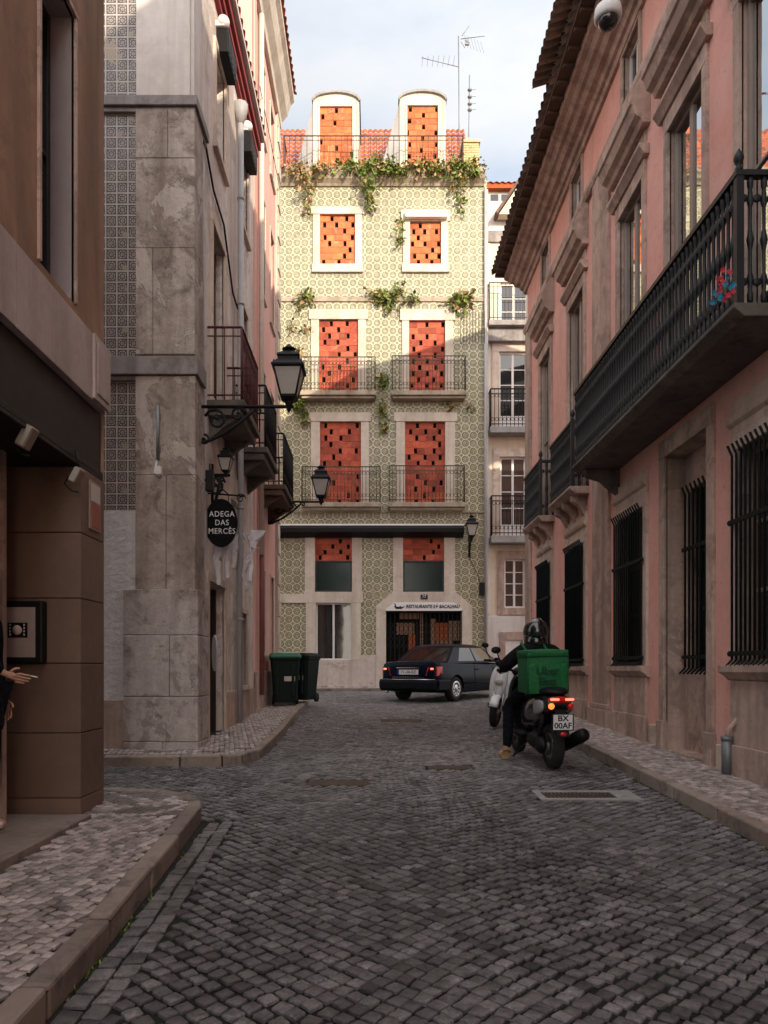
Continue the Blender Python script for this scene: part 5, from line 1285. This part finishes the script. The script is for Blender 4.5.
# ================================================================== SCOOTER
def scooter(label,paint,panel,lit=True,plate='BX',mirror=True,name='delivery_scooter'):
    t=thing(name,label,'scooter')
    def wheel(y,r,w):
        m=MB(); m.lathe((-w/2,y,r),[(r*.62,w*.1),(r*.82,0),(r*.96,w*.14),(r,w*.4),(r,w*.6),(r*.96,w*.86),(r*.82,w),(r*.62,w*.9)],28,0,(1,0,0)); wh=m.build('wheel','rubber',t)
        m=MB(); m.lathe((-w*.4,y,r),[(r*.5,0),(r*.63,.0),(r*.63,w*.8),(r*.5,w*.8)],24,0,(1,0,0))
        for i in range(6):
            a=2*pi*i/6; m.tube([(0,y,r),(0,y+r*.56*cos(a),r+r*.56*sin(a))],.016,6)
        m.lathe((-w*.5,y,r),[(.045,0),(.045,w)],12,0,(1,0,0)); m.build('rim','silver',wh)
    wheel(-.65,.255,.13); wheel(.70,.255,.11)
    def sec(y,hw,z0,z1,zz=.5):
        return [V((hw*a,y,z0+(z1-z0)*b)) for a,b in ((0,0),(.6,.02),(.95,.22),(1,.5),(.92,.8),(.6,.98),(0,1),(-.6,.98),(-.92,.8),(-1,.5),(-.95,.22),(-.6,.02))]
    m=MB(); m.loft([sec(-.92,.10,.72,.80),sec(-.86,.15,.66,.835),sec(-.6,.19,.52,.85),(sec(-.3,.205,.42,.82)),sec(0,.19,.36,.76),sec(.14,.13,.32,.60)],0); m.build('tail_body',paint,t,sub=1)
    m=MB(); m.loft([sec(-.88,.09,.83,.88),sec(-.7,.16,.82,.92),sec(-.42,.185,.80,.90),sec(-.25,.18,.77,.84),sec(-.05,.16,.75,.82),sec(.12,.09,.70,.78)],0); m.build('seat','black_plastic',t,sub=1)
    m=MB()
    for s in (-1,1): m.loft([sec(-.82,.02,.66,.76),sec(-.65,.03,.60,.78),sec(-.42,.02,.58,.74)],0); 
    for v_ in range(len(m.v)):
        x,y,z=m.v[v_]; m.v[v_]=(x+(-.165 if v_<len(m.v)//2 else .165),y,z)
    m.build('side_panel',panel,t,sub=1)
    m=MB(); m.loft([sec(.02,.17,.26,.36),sec(.30,.19,.27,.34),sec(.50,.19,.27,.40)],0); m.build('floorboard','black_plastic',t)
    m=MB(); m.loft([[V((a*.21*q,y+.05*(1-a*a),z)) for a in (-1,-.6,0,.6,1)]+[V((a*.20*q,y-.05,z)) for a in (1,.6,0,-.6,-1)] for (z,y,q) in ((.28,.46,.8),(.5,.50,1.0),(.75,.54,1.0),(.95,.50,.85),(1.02,.46,.5))],0); m.build('leg_shield',paint,t,sub=1)
    m=MB(); m.loft([[V((a*.11*q,y+.09*sqrt(max(0,1-a*a)),z)) for a in (-1,-.5,0,.5,1)]+[V((a*.10*q,y-.03,z)) for a in (1,.5,0,-.5,-1)] for (z,y,q) in ((.50,.60,.8),(.62,.62,1),(.85,.58,1.1),(1.0,.52,.9))],0); m.build('front_fairing',paint,t,sub=1)
    m=MB(); m.ell((0,.71,.74),(.07,.03,.05),12,8); m.build('headlight','lamp_glass',t)
    m=MB(); P=[]
    for i in range(9):
        a=radians(20+130*i/8); P.append(a)
    for r_,mi in ((.285,0),):
        m.loft([[V((x,.70+.285*cos(a)*(1 if abs(x)<.05 else .93),.255+.285*sin(a)*(1 if abs(x)<.05 else .93))) for x in (-.075,-.04,.04,.075)]+[V((x,.70+.27*cos(a)*.93,.255+.27*sin(a)*.93)) for x in (.07,-.07)] for a in P],0)
    m.build('front_mudguard',paint,t)
    m=MB(); 
    for s in (-1,1): m.tube([(s*.08,.70,.26),(s*.08,.60,.62)],.018,8)
    m.build('fork','silver',t)
    m=MB(); m.tube([(-.35,.40,1.06),(-.22,.46,1.07),(0,.50,1.03),(.22,.46,1.07),(.35,.40,1.06)],.014,8); m.ell((0,.50,1.04),(.15,.09,.07),12,8); hb=m.build('handlebar','black_plastic',t)
    for s in (-1,1):
        m=MB(); m.tube([(s*.24,.455,1.07),(s*.36,.395,1.06)],.019,8); m.build('grip','rubber',hb)
        m=MB(); m.tube([(s*.24,.48,1.08),(s*.30,.50,1.18),(s*.34,.48,1.27)],.008,6); m.ell((s*.36,.47,1.31),(.062,.018,.045),14,8); mm=m.build('mirror','black_plastic',hb)
    m=MB(); m.ell((-.12,-.45,.30),(.09,.26,.10),12,8); m.ell((-.13,-.62,.27),(.06,.13,.10),12,8); m.box(LOC,-.08,.08,.24,.42,-.50,-.15); m.tube([(-.14,-.60,.32),(-.14,-.72,.62)],.024,10); m.tube([(.13,-.60,.30),(.13,-.72,.62)],.022,10)
    for i in range(7): m.lathe((-.14,-.60-.017*i,.34+.042*i),[(.032,0),(.034,.008),(.032,.016)],10)
    m.build('engine','black_plastic',t)
    m=MB(); m.tube([(.10,-.2,.20),(.14,-.42,.19),(.16,-.5,.22)],.022,8); m.tube([(.15,-.46,.22),(.17,-.55,.25),(.25,-.78,.37),(.28,-.86,.41),(.29,-.88,.42)],[.035,.068,.078,.07,.035],14); m.build('exhaust','black_plastic',t)
    m=MB(); m.tube([(.19,-.66,.355),(.235,-.80,.42)],.03,8); m.build('exhaust_shield','black_gloss',t)
    B=Fr((0,0,0),(1,0,0),(0,-1,0))
    m=MB(); m.hexa([V((-.10,-.80,.66)),V((.10,-.80,.66)),V((.08,-.74,.68)),V((-.08,-.74,.68)),V((-.09,-.885,.74)),V((.09,-.885,.74)),V((.08,-.80,.74)),V((-.08,-.80,.74))])
    m.hexa([V((-.07,-.99,.40)),V((.07,-.99,.40)),V((.07,-.975,.40)),V((-.07,-.975,.40)),V((-.05,-.86,.70)),V((.05,-.86,.70)),V((.05,-.84,.70)),V((-.05,-.84,.70))]); m.build('rear_mudguard','black_plastic',t)
    m=MB(); m.ell((0,-.90,.785),(.15,.035,.035),14,8); tl=m.build('tail_light','tail_red' if lit else 'tail_red',t)
    if lit:
        for x0,x1 in ((-.125,-.03),(.035,.13)):
            m=MB(); m.box(B,x0,x1,.778,.802,.915,.942); m.build('lit_bar','tail_lit',tl,bevel=.008)
    for s in (-1,1):
        m=MB(); m.ell((s*.105,-.90,.715),(.035,.025,.035),10,7); m.build('indicator','amber_lit' if (lit and s<0) else 'tail_red',t)
    PB=Fr((0,-.955,.545),(1,0,0),(0,-.95,.31),(0,.31,.95)) if 0 else Fr((0,-.965,.545),(1,0,0),(0,-1,0))
    m=MB(); m.box(PB,-.105,.105,-.075,.085,0,.006); p=m.build('number_plate','plate_white',t,bevel=.002)
    m=MB(); m.box(PB,-.12,.12,-.085,.095,-.012,-.001); m.build('plate_holder','black_plastic',t)
    if lit:
        text('BX',.085,PB,.0,.045,.008,'plate_ink',p,ex=.001,bold=.002,sx=1.1); text('00AF',.085,PB,.0,-.033,.008,'plate_ink',p,ex=.001,bold=.002,sx=1.05)
    m=MB(); m.ell((0,-.985,.425),(.035,.012,.022),10,6); m.build('reflector','tail_red',t)
    m=MB(); m.tube([(-.10,-.05,.24),(-.26,.02,.05)],.010,6); m.build('side_stand','black_plastic',t)
    return t
SC=scooter('black delivery scooter seen from behind with red tail lights, carrying a rider and green bag','black_gloss','grey_panel')
# rider, in scooter coordinates
rd=thing('person','person in black clothes and black helmet riding the scooter, left foot down','person')
N={}; E=[]
N.update(pel=((0,-.02,.90),(.13,.11)),wai=((0,.0,1.06),(.12,.10)),che=((0,.03,1.24),(.14,.11)),nek=((0,.07,1.40),.055),hed=((0,.10,1.50),.085),top=((0,.105,1.575),.07),
 sl=((-.17,.03,1.33),.06),el=((-.375,.14,1.11),.042),wl=((-.325,.345,1.065),.028),sr=((.17,.03,1.33),.06),er=((.39,.13,1.10),.042),wr=((.325,.345,1.065),.028),
 hl=((-.10,.02,.87),.085),kl=((-.25,.34,.64),.058),al=((-.345,.10,.15),.038),tl=((-.37,.25,.05),.03),
 hr=((.10,.02,.87),.085),kr=((.17,.42,.70),.058),ar=((.15,.36,.42),.038),tr=((.15,.50,.375),.03))
E=[('pel','wai'),('wai','che'),('che','nek'),('nek','hed'),('hed','top'),('che','sl'),('sl','el'),('el','wl'),('che','sr'),('sr','er'),('er','wr'),('pel','hl'),('hl','kl'),('kl','al'),('al','tl'),('pel','hr'),('hr','kr'),('kr','ar'),('ar','tr')]
hand_nodes('L',N,E,'wl',(-.1,1,.0),(1,.1,0),(0,-.1,-1),1.25,.9); hand_nodes('R',N,E,'wr',(.1,1,.0),(-1,.1,0),(0,-.1,-1),1.25,.9)
for pre,wk,f,sd,r in (('L','wl',(-.1,1,.0),(1,.1,0),.9),('R','wr',(.1,1,.0),(-1,.1,0),.9)):
    G_={wk:(N[wk][0],.032)}; GE=[]; hand_nodes(pre,G_,GE,wk,f,sd,(0,-.1,-1),1.25,r)
    G_={k:(p,(r_[0]+.004,r_[1]+.005) if isinstance(r_,tuple) else r_+.003) for k,(p,r_) in G_.items()}
    skin('glove',G_,GE,wk,'black_cloth',rd)
rb=skin('body',N,E,'pel','skin_tone',rd)
J={k:(N[k][0],(N[k][1] if isinstance(N[k][1],tuple) else (N[k][1],)*2)) for k in ('pel','wai','che','nek','sl','el','wl','sr','er','wr')}
J={k:(p,(r[0]+(.05 if k in('pel','wai','che') else .045),r[1]+(.035 if k in('pel','wai','che') else .045))) for k,(p,r) in J.items()}
J['nek']=((0,.065,1.385),(.075,.075)); J['wl']=((-.326,.33,1.07),(.04,.04)); J['wr']=((.326,.33,1.07),(.04,.04))
skin('jacket',J,E[:3]+E[5:11],'pel','black_cloth',rd)
TR={k:(N[k][0],(N[k][1]+.03)) for k in ('hl','kl','al','hr','kr','ar')}; TR['pel']=((0,-.02,.90),(.15,.13)); TR['al']=((-.343,.10,.13),.052); TR['ar']=((.15,.365,.46),.06)
skin('trousers',TR,[('pel','hl'),('hl','kl'),('kl','al'),('pel','hr'),('hr','kr'),('kr','ar')],'pel','jeans',rd)
for s,a,b,c in ((-1,(-.345,.085,.13),(-.355,.06,.055),(-.38,.27,.05)),(1,(.15,.35,.42),(.15,.30,.375),(.15,.56,.38))):
    skin('shoe',{'a':(a,.052),'b':(b,.05),'m':(tuple((V(b)+V(c))/2),(.05,.042)),'c':(c,(.045,.034))},[('a','b'),('b','m'),('m','c')],'b','shoe_tan',rd)
m=MB(); m.ell((0,.10,1.535),(.150,.170,.158),20,14); m.lathe((0,.10,1.44),[(.125,-.085),(.138,-.05),(.146,.05)],20); 
for s in (-1,0,1): m.tube([(s*.05,-.052,1.50),(s*.055,-.032,1.60),(s*.045,.06,1.688),(s*.03,.15,1.688)],.010,6)
hm=m.build('helmet','black_gloss',rd); m=MB(); m.ell((0,.195,1.53),(.125,.085,.065),16,8); m.build('visor','car_glass',hm)
m=MB(); m.ell((-.03,.03,1.655),(.045,.05,.03),12,8); m.ell((.02,-.040,1.50),(.018,.012,.05),10,6); m.build('vent','grey_pipe',hm)
# bag
bg=thing('delivery_bag','square bright green insulated delivery bag on the back of the rider','bag')
def rbx(m,x0,x1,y0,y1,z0,z1,mi,bul=.02,N_=6):
    # softly bulging box
    def g(a,b,i): return a+(b-a)*i/N_
    def pt(i,j,k):
        u,v,w=i/N_*2-1,j/N_*2-1,k/N_*2-1; x,y,z=g(x0,x1,i),g(y0,y1,j),g(z0,z1,k)
        q=bul; x+=q*u*(1-v*v)*(1-w*w); y+=q*v*(1-u*u)*(1-w*w); z+=q*w*(1-u*u)*(1-v*v); return V((x,y,z))
    for ax in range(3):
        for e in (0,N_):
            vs=[];fs=[]
            for a in range(N_+1):
                for b in range(N_+1):
                    idx=[0,0,0]; idx[ax]=e; idx[(ax+1)%3]=a; idx[(ax+2)%3]=b; vs.append(pt(*idx))
            for a in range(N_):
                for b in range(N_): fs.append((a*(N_+1)+b,a*(N_+1)+b+1,(a+1)*(N_+1)+b+1,(a+1)*(N_+1)+b))
            m.add(vs,fs,mi if not(ax==0) else 1,True)
m=MB(); rbx(m,-.24,.205,-.63,-.20,.84,1.25,0); m.build('bag_body',['bag_green','bag_dark'],bg)
m=MB(); rbx(m,-.247,.212,-.64,-.195,1.252,1.315,0,.012); m.build('lid',['bag_green','bag_dark'],bg)
m=MB(); m.tube([(-.247,-.642,1.25),(.212,-.642,1.25),(.212,-.2,1.25),(-.247,-.2,1.25)],.008,6,closed=True)
for s in (-1,1):
    m.tube([(s*.225-.0175,-.632,.85),(s*.227-.0175,-.636,1.24)],.007,5); m.tube([(s*.12,-.2,1.28),(s*.13,.02,1.40),(s*.13,.12,1.30),(s*.13,.06,1.05),(s*.12,-.19,.95)],.016,6)
m.build('piping','bag_dark',bg)
BF=Fr((0,-.655,1.0),(1,0,0),(0,-1,0))
text('Uber',.115,BF,-.03,.085,.011,'bag_print',bg,bold=.003,sx=1.05); text('Eats',.115,BF,-.03,-.03,.011,'bag_print',bg,bold=.003,sx=1.05)
for o in (SC,rd,bg): o.location=(1.93,8.83,gz(8.85)+.002); o.rotation_euler=(radians(1.6),0,radians(5))
rd.location.x+=.03
bg.rotation_euler=(radians(1.6),radians(-1.5),radians(4))
# white scooter parked ahead
WS=scooter('white scooter facing down the street, half hidden behind the rider','white_gloss','white_gloss',False,name='white_scooter')
WS.location=(PX(506,12.4),12.7,gz(12.7)); WS.rotation_euler=(.0,radians(-7),radians(158))
# ================================================================== PERSON at left
pp=thing('person','person in a dark coat at the left edge holding a cigarette in the entrance','person')
N={};E=[]
bx_,by_=-2.61,4.90; z0=.325
def P3(x,y,z): return (bx_+x,by_+y,z0+z)
N.update(pel=(P3(0,0,.95),(.13,.11)),wai=(P3(0,0,1.12),(.12,.10)),che=(P3(0,0,1.32),(.14,.11)),nek=(P3(.0,0,1.50),.05),hed=(P3(.03,0,1.60),(.075,.085)),top=(P3(.02,0,1.69),(.07,.075)),
 sr=(P3(0,-.18,1.42),.055),er=(P3(.08,-.24,1.20),.04),wr=(P3(.235,-.12,1.055),.024),sl=(P3(0,.18,1.42),.055),el=(P3(-.03,.25,1.13),.04),wl=(P3(.05,.24,.88),.026),
 hl=(P3(0,.09,.90),.08),kl=(P3(.02,.10,.50),.055),al=(P3(-.02,.10,.09),.036),tl=(P3(.13,.10,.03),.03),hr=(P3(0,-.09,.90),.08),kr=(P3(.02,-.10,.50),.055),ar=(P3(-.02,-.10,.09),.036),tr=(P3(.13,-.10,.03),.03))
E=[('pel','wai'),('wai','che'),('che','nek'),('nek','hed'),('hed','top'),('che','sl'),('sl','el'),('el','wl'),('che','sr'),('sr','er'),('er','wr'),('pel','hl'),('hl','kl'),('kl','al'),('al','tl'),('pel','hr'),('hr','kr'),('kr','ar'),('ar','tr')]
hand_nodes('R',N,E,'wr',(1,.05,-.3),(.1,-.1,1),(.1,.9,.0),.55,.95,1.0); hand_nodes('L',N,E,'wl',(.2,0,-1),(1,0,.2),(0,-1,0),.5,.95)
skin('body',N,E,'pel','skin_tone',pp)
J={k:(N[k][0],(N[k][1][0]+.03,N[k][1][1]+.03)) for k in ('pel','wai','che')}; J['nek']=(P3(0,0,1.49),.07); J['hem']=(P3(.02,0,.62),(.20,.17))
for k in ('sl','el','sr','er'): J[k]=(N[k][0],N[k][1]+.022)
J['wl']=(P3(.045,.24,.90),.04); J['wr']=(tuple(V(N['er'][0]).lerp(V(N['wr'][0]),.93)),.038)
skin('coat',J,[('hem','pel'),('pel','wai'),('wai','che'),('che','nek'),('che','sl'),('sl','el'),('el','wl'),('che','sr'),('sr','er'),('er','wr')],'pel','black_cloth',pp)
skin('trousers',{'pel':(N['pel'][0],.14),'hl':(N['hl'][0],.10),'kl':(N['kl'][0],.075),'al':(P3(-.02,.10,.12),.06),'hr':(N['hr'][0],.10),'kr':(N['kr'][0],.075),'ar':(P3(-.02,-.10,.12),.06)},[('pel','hl'),('hl','kl'),('kl','al'),('pel','hr'),('hr','kr'),('kr','ar')],'pel','jeans',pp)
for s in (-1,1): skin('shoe',{'a':(P3(-.03,s*.10,.08),.045),'b':(P3(-.05,s*.10,.045),.045),'c':(P3(.04,s*.10,.045),(.045,.036)),'d':(P3(.125,s*.10,.035),(.04,.028))},[('a','b'),('b','c'),('c','d')],'b','shoe_white',pp)
m=MB(); m.ell(P3(.005,0,1.675),(.105,.088,.095),16,10); m.build('hair','hair_dark',pp)
m=MB(); m.tube([V(N['Rf02'][0]),V(N['Rf02'][0])+V((.05,.0,-.012))],.004,6); tag(m.build('cigarette','white_paint'),'thin white cigarette between the fingers of the person at left','cigarette')
# ================================================================== ANTENNAS
Ya=25.2; ax=lambda x:(x-CX)*Ya/FPX; az=lambda y:CZ+(HY-y)*Ya/FPX
m=MB(); m.tube([(ax(459.5),Ya,az(172)),(ax(458.5),Ya,az(36))],.02,6)
m.tube([(ax(459),Ya,az(67)),(ax(421),Ya-.3,az(65))],.012,5)
for i in range(7):
    x=ax(422+i*5.2); m.tube([(x,Ya-.5,az(66)-.06),(x,Ya+.1,az(66)+.06)],.006,4)
m.tube([(ax(461),Ya,az(39)),(ax(483),Ya-.4,az(46))],.012,5)
for i in range(6):
    x=ax(466+i*3.2); m.tube([(x-.05,Ya,az(35+i*1.3)),(x+.06,Ya,az(48+i*1.0))],.006,4)
m.tube([(ax(462),Ya,az(36)),(ax(469),Ya,az(26))],.010,4); m.tube([(ax(461),Ya,az(42)),(ax(465),Ya,az(48))],.010,4); m.box(Fr((0,Ya,0),(1,0,0),(0,-1,0)),ax(465),ax(469),az(45),az(40),-.03,.03)
tag(m.build('tv_antenna','galv'),'tall thin rooftop antenna mast with two arms beside the right dormer','antenna','antennas on the roof')
m=MB(); m.tube([(ax(468.5),Ya,az(160)),(ax(469.5),Ya,az(75))],.018,6)
for y in (90,97,104,110): m.ell((ax(469.7),Ya,az(y)),(.08,.08,.05),8,5); m.tube([(ax(469.7),Ya,az(y)),(ax(476),Ya,az(y)+.02)],.008,4)
tag(m.build('tv_antenna','galv'),'shorter rooftop antenna with small round elements above the brick chimney','antenna','antennas on the roof')
# ================================================================== PLANTS
def leafs(mb,c,sz,n,ls,dry=.15,droop=.6,seed=0):
    rr=random.Random(seed); c=V(c)
    for i in range(int(n*1.4)):
        while True:
            p=V((rr.gauss(0,.55),rr.uniform(-1,1),rr.gauss(0,.5)))
            if p.length<1.8: break
        # gather leaves in a few tufts
        p=V((p.x*sz[0],p.y*sz[1],p.z*sz[2])); p.x+=.25*sz[0]*sin(p.z*9/max(sz[2],.1)+seed)
        q=c+p; d=V((rr.gauss(0,1),rr.gauss(0,1)-.4,rr.gauss(0,.8)-droop)).normalized(); s=d.cross(V((rr.gauss(0,1),rr.gauss(0,1),rr.gauss(0,1)))).normalized(); l=ls*(rr.uniform(.35,1.1) if rr.random()<.7 else rr.uniform(1.1,2.1))
        t= rr.uniform(.86,1) if rr.random()<dry else rr.random()*.78
        nn=d.cross(s)*l*.12
        mb.add([q,q+d*l*.5+s*l*.32+nn,q+d*l,q+d*l*.5-s*l*.32+nn],[(0,1,2),(0,2,3)],0,False,t)
def plant(label,pts,ls=.11,dry=.15,name='wall_plant',twigs=True,group='plants growing on the tiled facade'):
    mb=MB(); tw=MB(); rr=random.Random(len(label))
    for k,(x,y,rx,ry,n,w) in enumerate(pts):
        c=(fx(x),YF-w,fz(y)); leafs(mb,c,(rx/30.8,.13,ry/30.8),n,ls,dry,seed=k*7+int(x))
        for q in range(max(2,n//30)):
            a=V(c)+V((rr.uniform(-.3,.3)*rx/30.8,.05,ry/30.8*.6)); P=[a]
            for z in range(5): a=a+V((rr.uniform(-.1,.1),rr.uniform(-.03,.03),-ry/30.8*.34)); P.append(a)
            tw.tube(P,.010,4)
    o=thing(name,label,'plant',(fx(pts[0][0]),YF-.2,fz(pts[0][1])),group)
    mb.build('leaves','leaf',o,recalc=False); tw.build('stems','twig',o); return o
plant('dry brownish creeper hanging over the cornice at the left dormer',[(300,175,16,7,150,.3),(308,190,7,16,90,.34),(322,174,10,5,90,.3),(310,207,4,9,25,.15)],dry=.7)
plant('thick green creeper on the cornice between the dormers, trailing down',[(352,173,16,7,260,.3),(378,172,17,8,330,.32),(368,190,7,14,130,.36),(372,205,5,9,50,.2),(396,176,12,6,180,.3)])
plant('yellow green creeper on the cornice below the right dormer',[(418,172,16,7,260,.3),(434,176,12,6,160,.32)],dry=.45)
plant('bushy green creeper at the right end of the cornice by the chimney',[(452,172,14,8,300,.3),(470,174,11,9,220,.3),(458,188,7,10,80,.34),(461,204,4,9,30,.12)],dry=.25)
plant('small tuft on the ledge above the left bricked balcony door',[(306,297,7,5,70,.12),(300,308,3,7,25,.08),(311,303,3,5,20,.08)],dry=.3)
plant('largest green tuft on the ledge between the two bricked window columns',[(384,299,10,6,170,.14),(398,293,5,9,70,.12),(390,309,3,9,30,.10),(372,293,7,2,25,.1)],dry=.2)
plant('small round green tuft on the ledge above the right balcony door',[(413,300,5,4,60,.12)],dry=.1)
plant('spiky green tuft at the right end of the ledge over the tiles',[(462,300,10,6,110,.14),(456,309,5,6,30,.1)],dry=.35,ls=.15)
plant('thin climber on the tiles left of the right square window',[(401,224,2,8,25,.1),(400,240,3,9,50,.1)],dry=.1)
plant('dark green plant between the two upper balconies',[(384,383,5,6,90,.25),(382,410,4,14,70,.1),(384,428,3,6,40,.1)],dry=.1)
plant('green plant trailing under the upper left balcony',[(299,405,6,7,120,.15),(305,418,4,8,60,.1),(297,392,3,5,30,.15)],dry=.05)
plant('dry weeds clinging to the tiles at the upper left',[(298,352,4,3,20,.08),(306,330,4,3,22,.08),(292,328,3,8,20,.06),(450,408,5,5,30,.08),(470,408,3,5,20,.06)],dry=.5)
# flowers on balcony
fl=thing('flower_bunch','red and blue artificial flowers tied to the corner of the near cast iron balcony','flowers',(2.93,6.15,4.6))
for mt,k in (('flower_red',0),('flower_blue',1)):
    rr=random.Random(3+k)
    for i in range(14 if k==0 else 9):
        m=MB(); c=V((2.89+rr.uniform(-.05,.05)+(-.05 if k and i%2 else .0),6.10+rr.uniform(-.10,.10),4.56+rr.uniform(-.11,.12)))
        for q in range(6):
            a=2*pi*q/6+i; d=V((cos(a),rr.uniform(-.6,.1),sin(a)))*.026; s_=V((-sin(a),0,cos(a)))*.010
            m.add([c,c+d*.6+s_,c+d,c+d*.6-s_],[(0,1,2,3)])
        m.build('petals',mt,fl,recalc=False)
m=MB(); m.tube([(2.97,6.13,4.44),(2.90,6.10,4.52),(2.89,6.09,4.60)],.008,5); m.build('stem','leaf',fl)
CLOUD=(2.85,2.95,3.05,1); CLOUD2=(8.8,8.35,8.15,1); SKYS=.15; EXPO=1.0; SUNE=2.85
# ================================================================== CAMERA, LIGHT, SKY
cam=bpy.data.cameras.new('camera'); co=bpy.data.objects.new('camera',cam); COL.objects.link(co); sc.camera=co
co.location=(0,0,CZ); co.rotation_euler=(radians(90),0,0)
cam.sensor_fit='AUTO'; cam.sensor_width=36; cam.lens=FPX/1024*36; cam.shift_x=(384-CX)/1024; cam.shift_y=(HY-512)/1024; cam.clip_start=.05; cam.clip_end=2000
SUN=V((.5,-1,.35)).normalized()
sl=bpy.data.lights.new('sun','SUN'); sl.energy=SUNE; sl.angle=radians(.5); sl.color=(1,.86,.66); so=bpy.data.objects.new('sun',sl); COL.objects.link(so)
so.rotation_euler=SUN.to_track_quat('Z','Y').to_euler(); so.location=(10,-10,30)
w=bpy.data.worlds.new('World'); sc.world=w; w.use_nodes=True; nt=w.node_tree; bgn=nt.nodes['Background']
sky=nt.nodes.new('ShaderNodeTexSky'); sky.sky_type='NISHITA'; sky.sun_disc=False; sky.sun_elevation=math.asin(SUN.z); sky.sun_rotation=math.atan2(SUN.x,SUN.y); sky.dust_density=1.5; sky.air_density=1.0; sky.ozone_density=1.0
tc=nt.nodes.new('ShaderNodeTexCoord'); mp=nt.nodes.new('ShaderNodeMapping'); mp.inputs['Scale'].default_value=(1.2,1.2,3.2); mp.inputs['Location'].default_value=(.4,.1,.3); nt.links.new(tc.outputs['Generated'],mp.inputs[0])
no=nt.nodes.new('ShaderNodeTexNoise'); no.inputs['Scale'].default_value=1.7; no.inputs['Detail'].default_value=7; no.inputs['Roughness'].default_value=.55; nt.links.new(mp.outputs[0],no.inputs['Vector'])
mr=nt.nodes.new('ShaderNodeMapRange'); mr.inputs[1].default_value=.38; mr.inputs[2].default_value=.64; mr.inputs[3].default_value=.45; mr.inputs[4].default_value=.92; nt.links.new(no.outputs['Fac'],mr.inputs[0])
mx=nt.nodes.new('ShaderNodeMix'); mx.data_type='RGBA'; nt.links.new(mr.outputs[0],mx.inputs[0]); nt.links.new(sky.outputs[0],mx.inputs[6]); 
dp=nt.nodes.new('ShaderNodeVectorMath'); dp.operation='DOT_PRODUCT'; nt.links.new(tc.outputs['Generated'],dp.inputs[0]); dp.inputs[1].default_value=tuple(SUN)
m2=nt.nodes.new('ShaderNodeMapRange'); m2.inputs[1].default_value=-.55; m2.inputs[2].default_value=.5; nt.links.new(dp.outputs['Value'],m2.inputs[0])
cm=nt.nodes.new('ShaderNodeMix'); cm.data_type='RGBA'; nt.links.new(m2.outputs[0],cm.inputs[0]); cm.inputs[6].default_value=CLOUD; cm.inputs[7].default_value=CLOUD2; nt.links.new(cm.outputs[2],mx.inputs[7])
nt.links.new(mx.outputs[2],bgn.inputs['Color']); bgn.inputs['Strength'].default_value=SKYS
vs=sc.view_settings; vs.view_transform='Standard'; vs.look='None'; vs.exposure=EXPO; vs.gamma=1; vs.use_curve_mapping=False
sc.render.engine='CYCLES'; sc.cycles.max_bounces=8; sc.cycles.diffuse_bounces=4; sc.cycles.glossy_bounces=3; sc.cycles.use_denoising=True
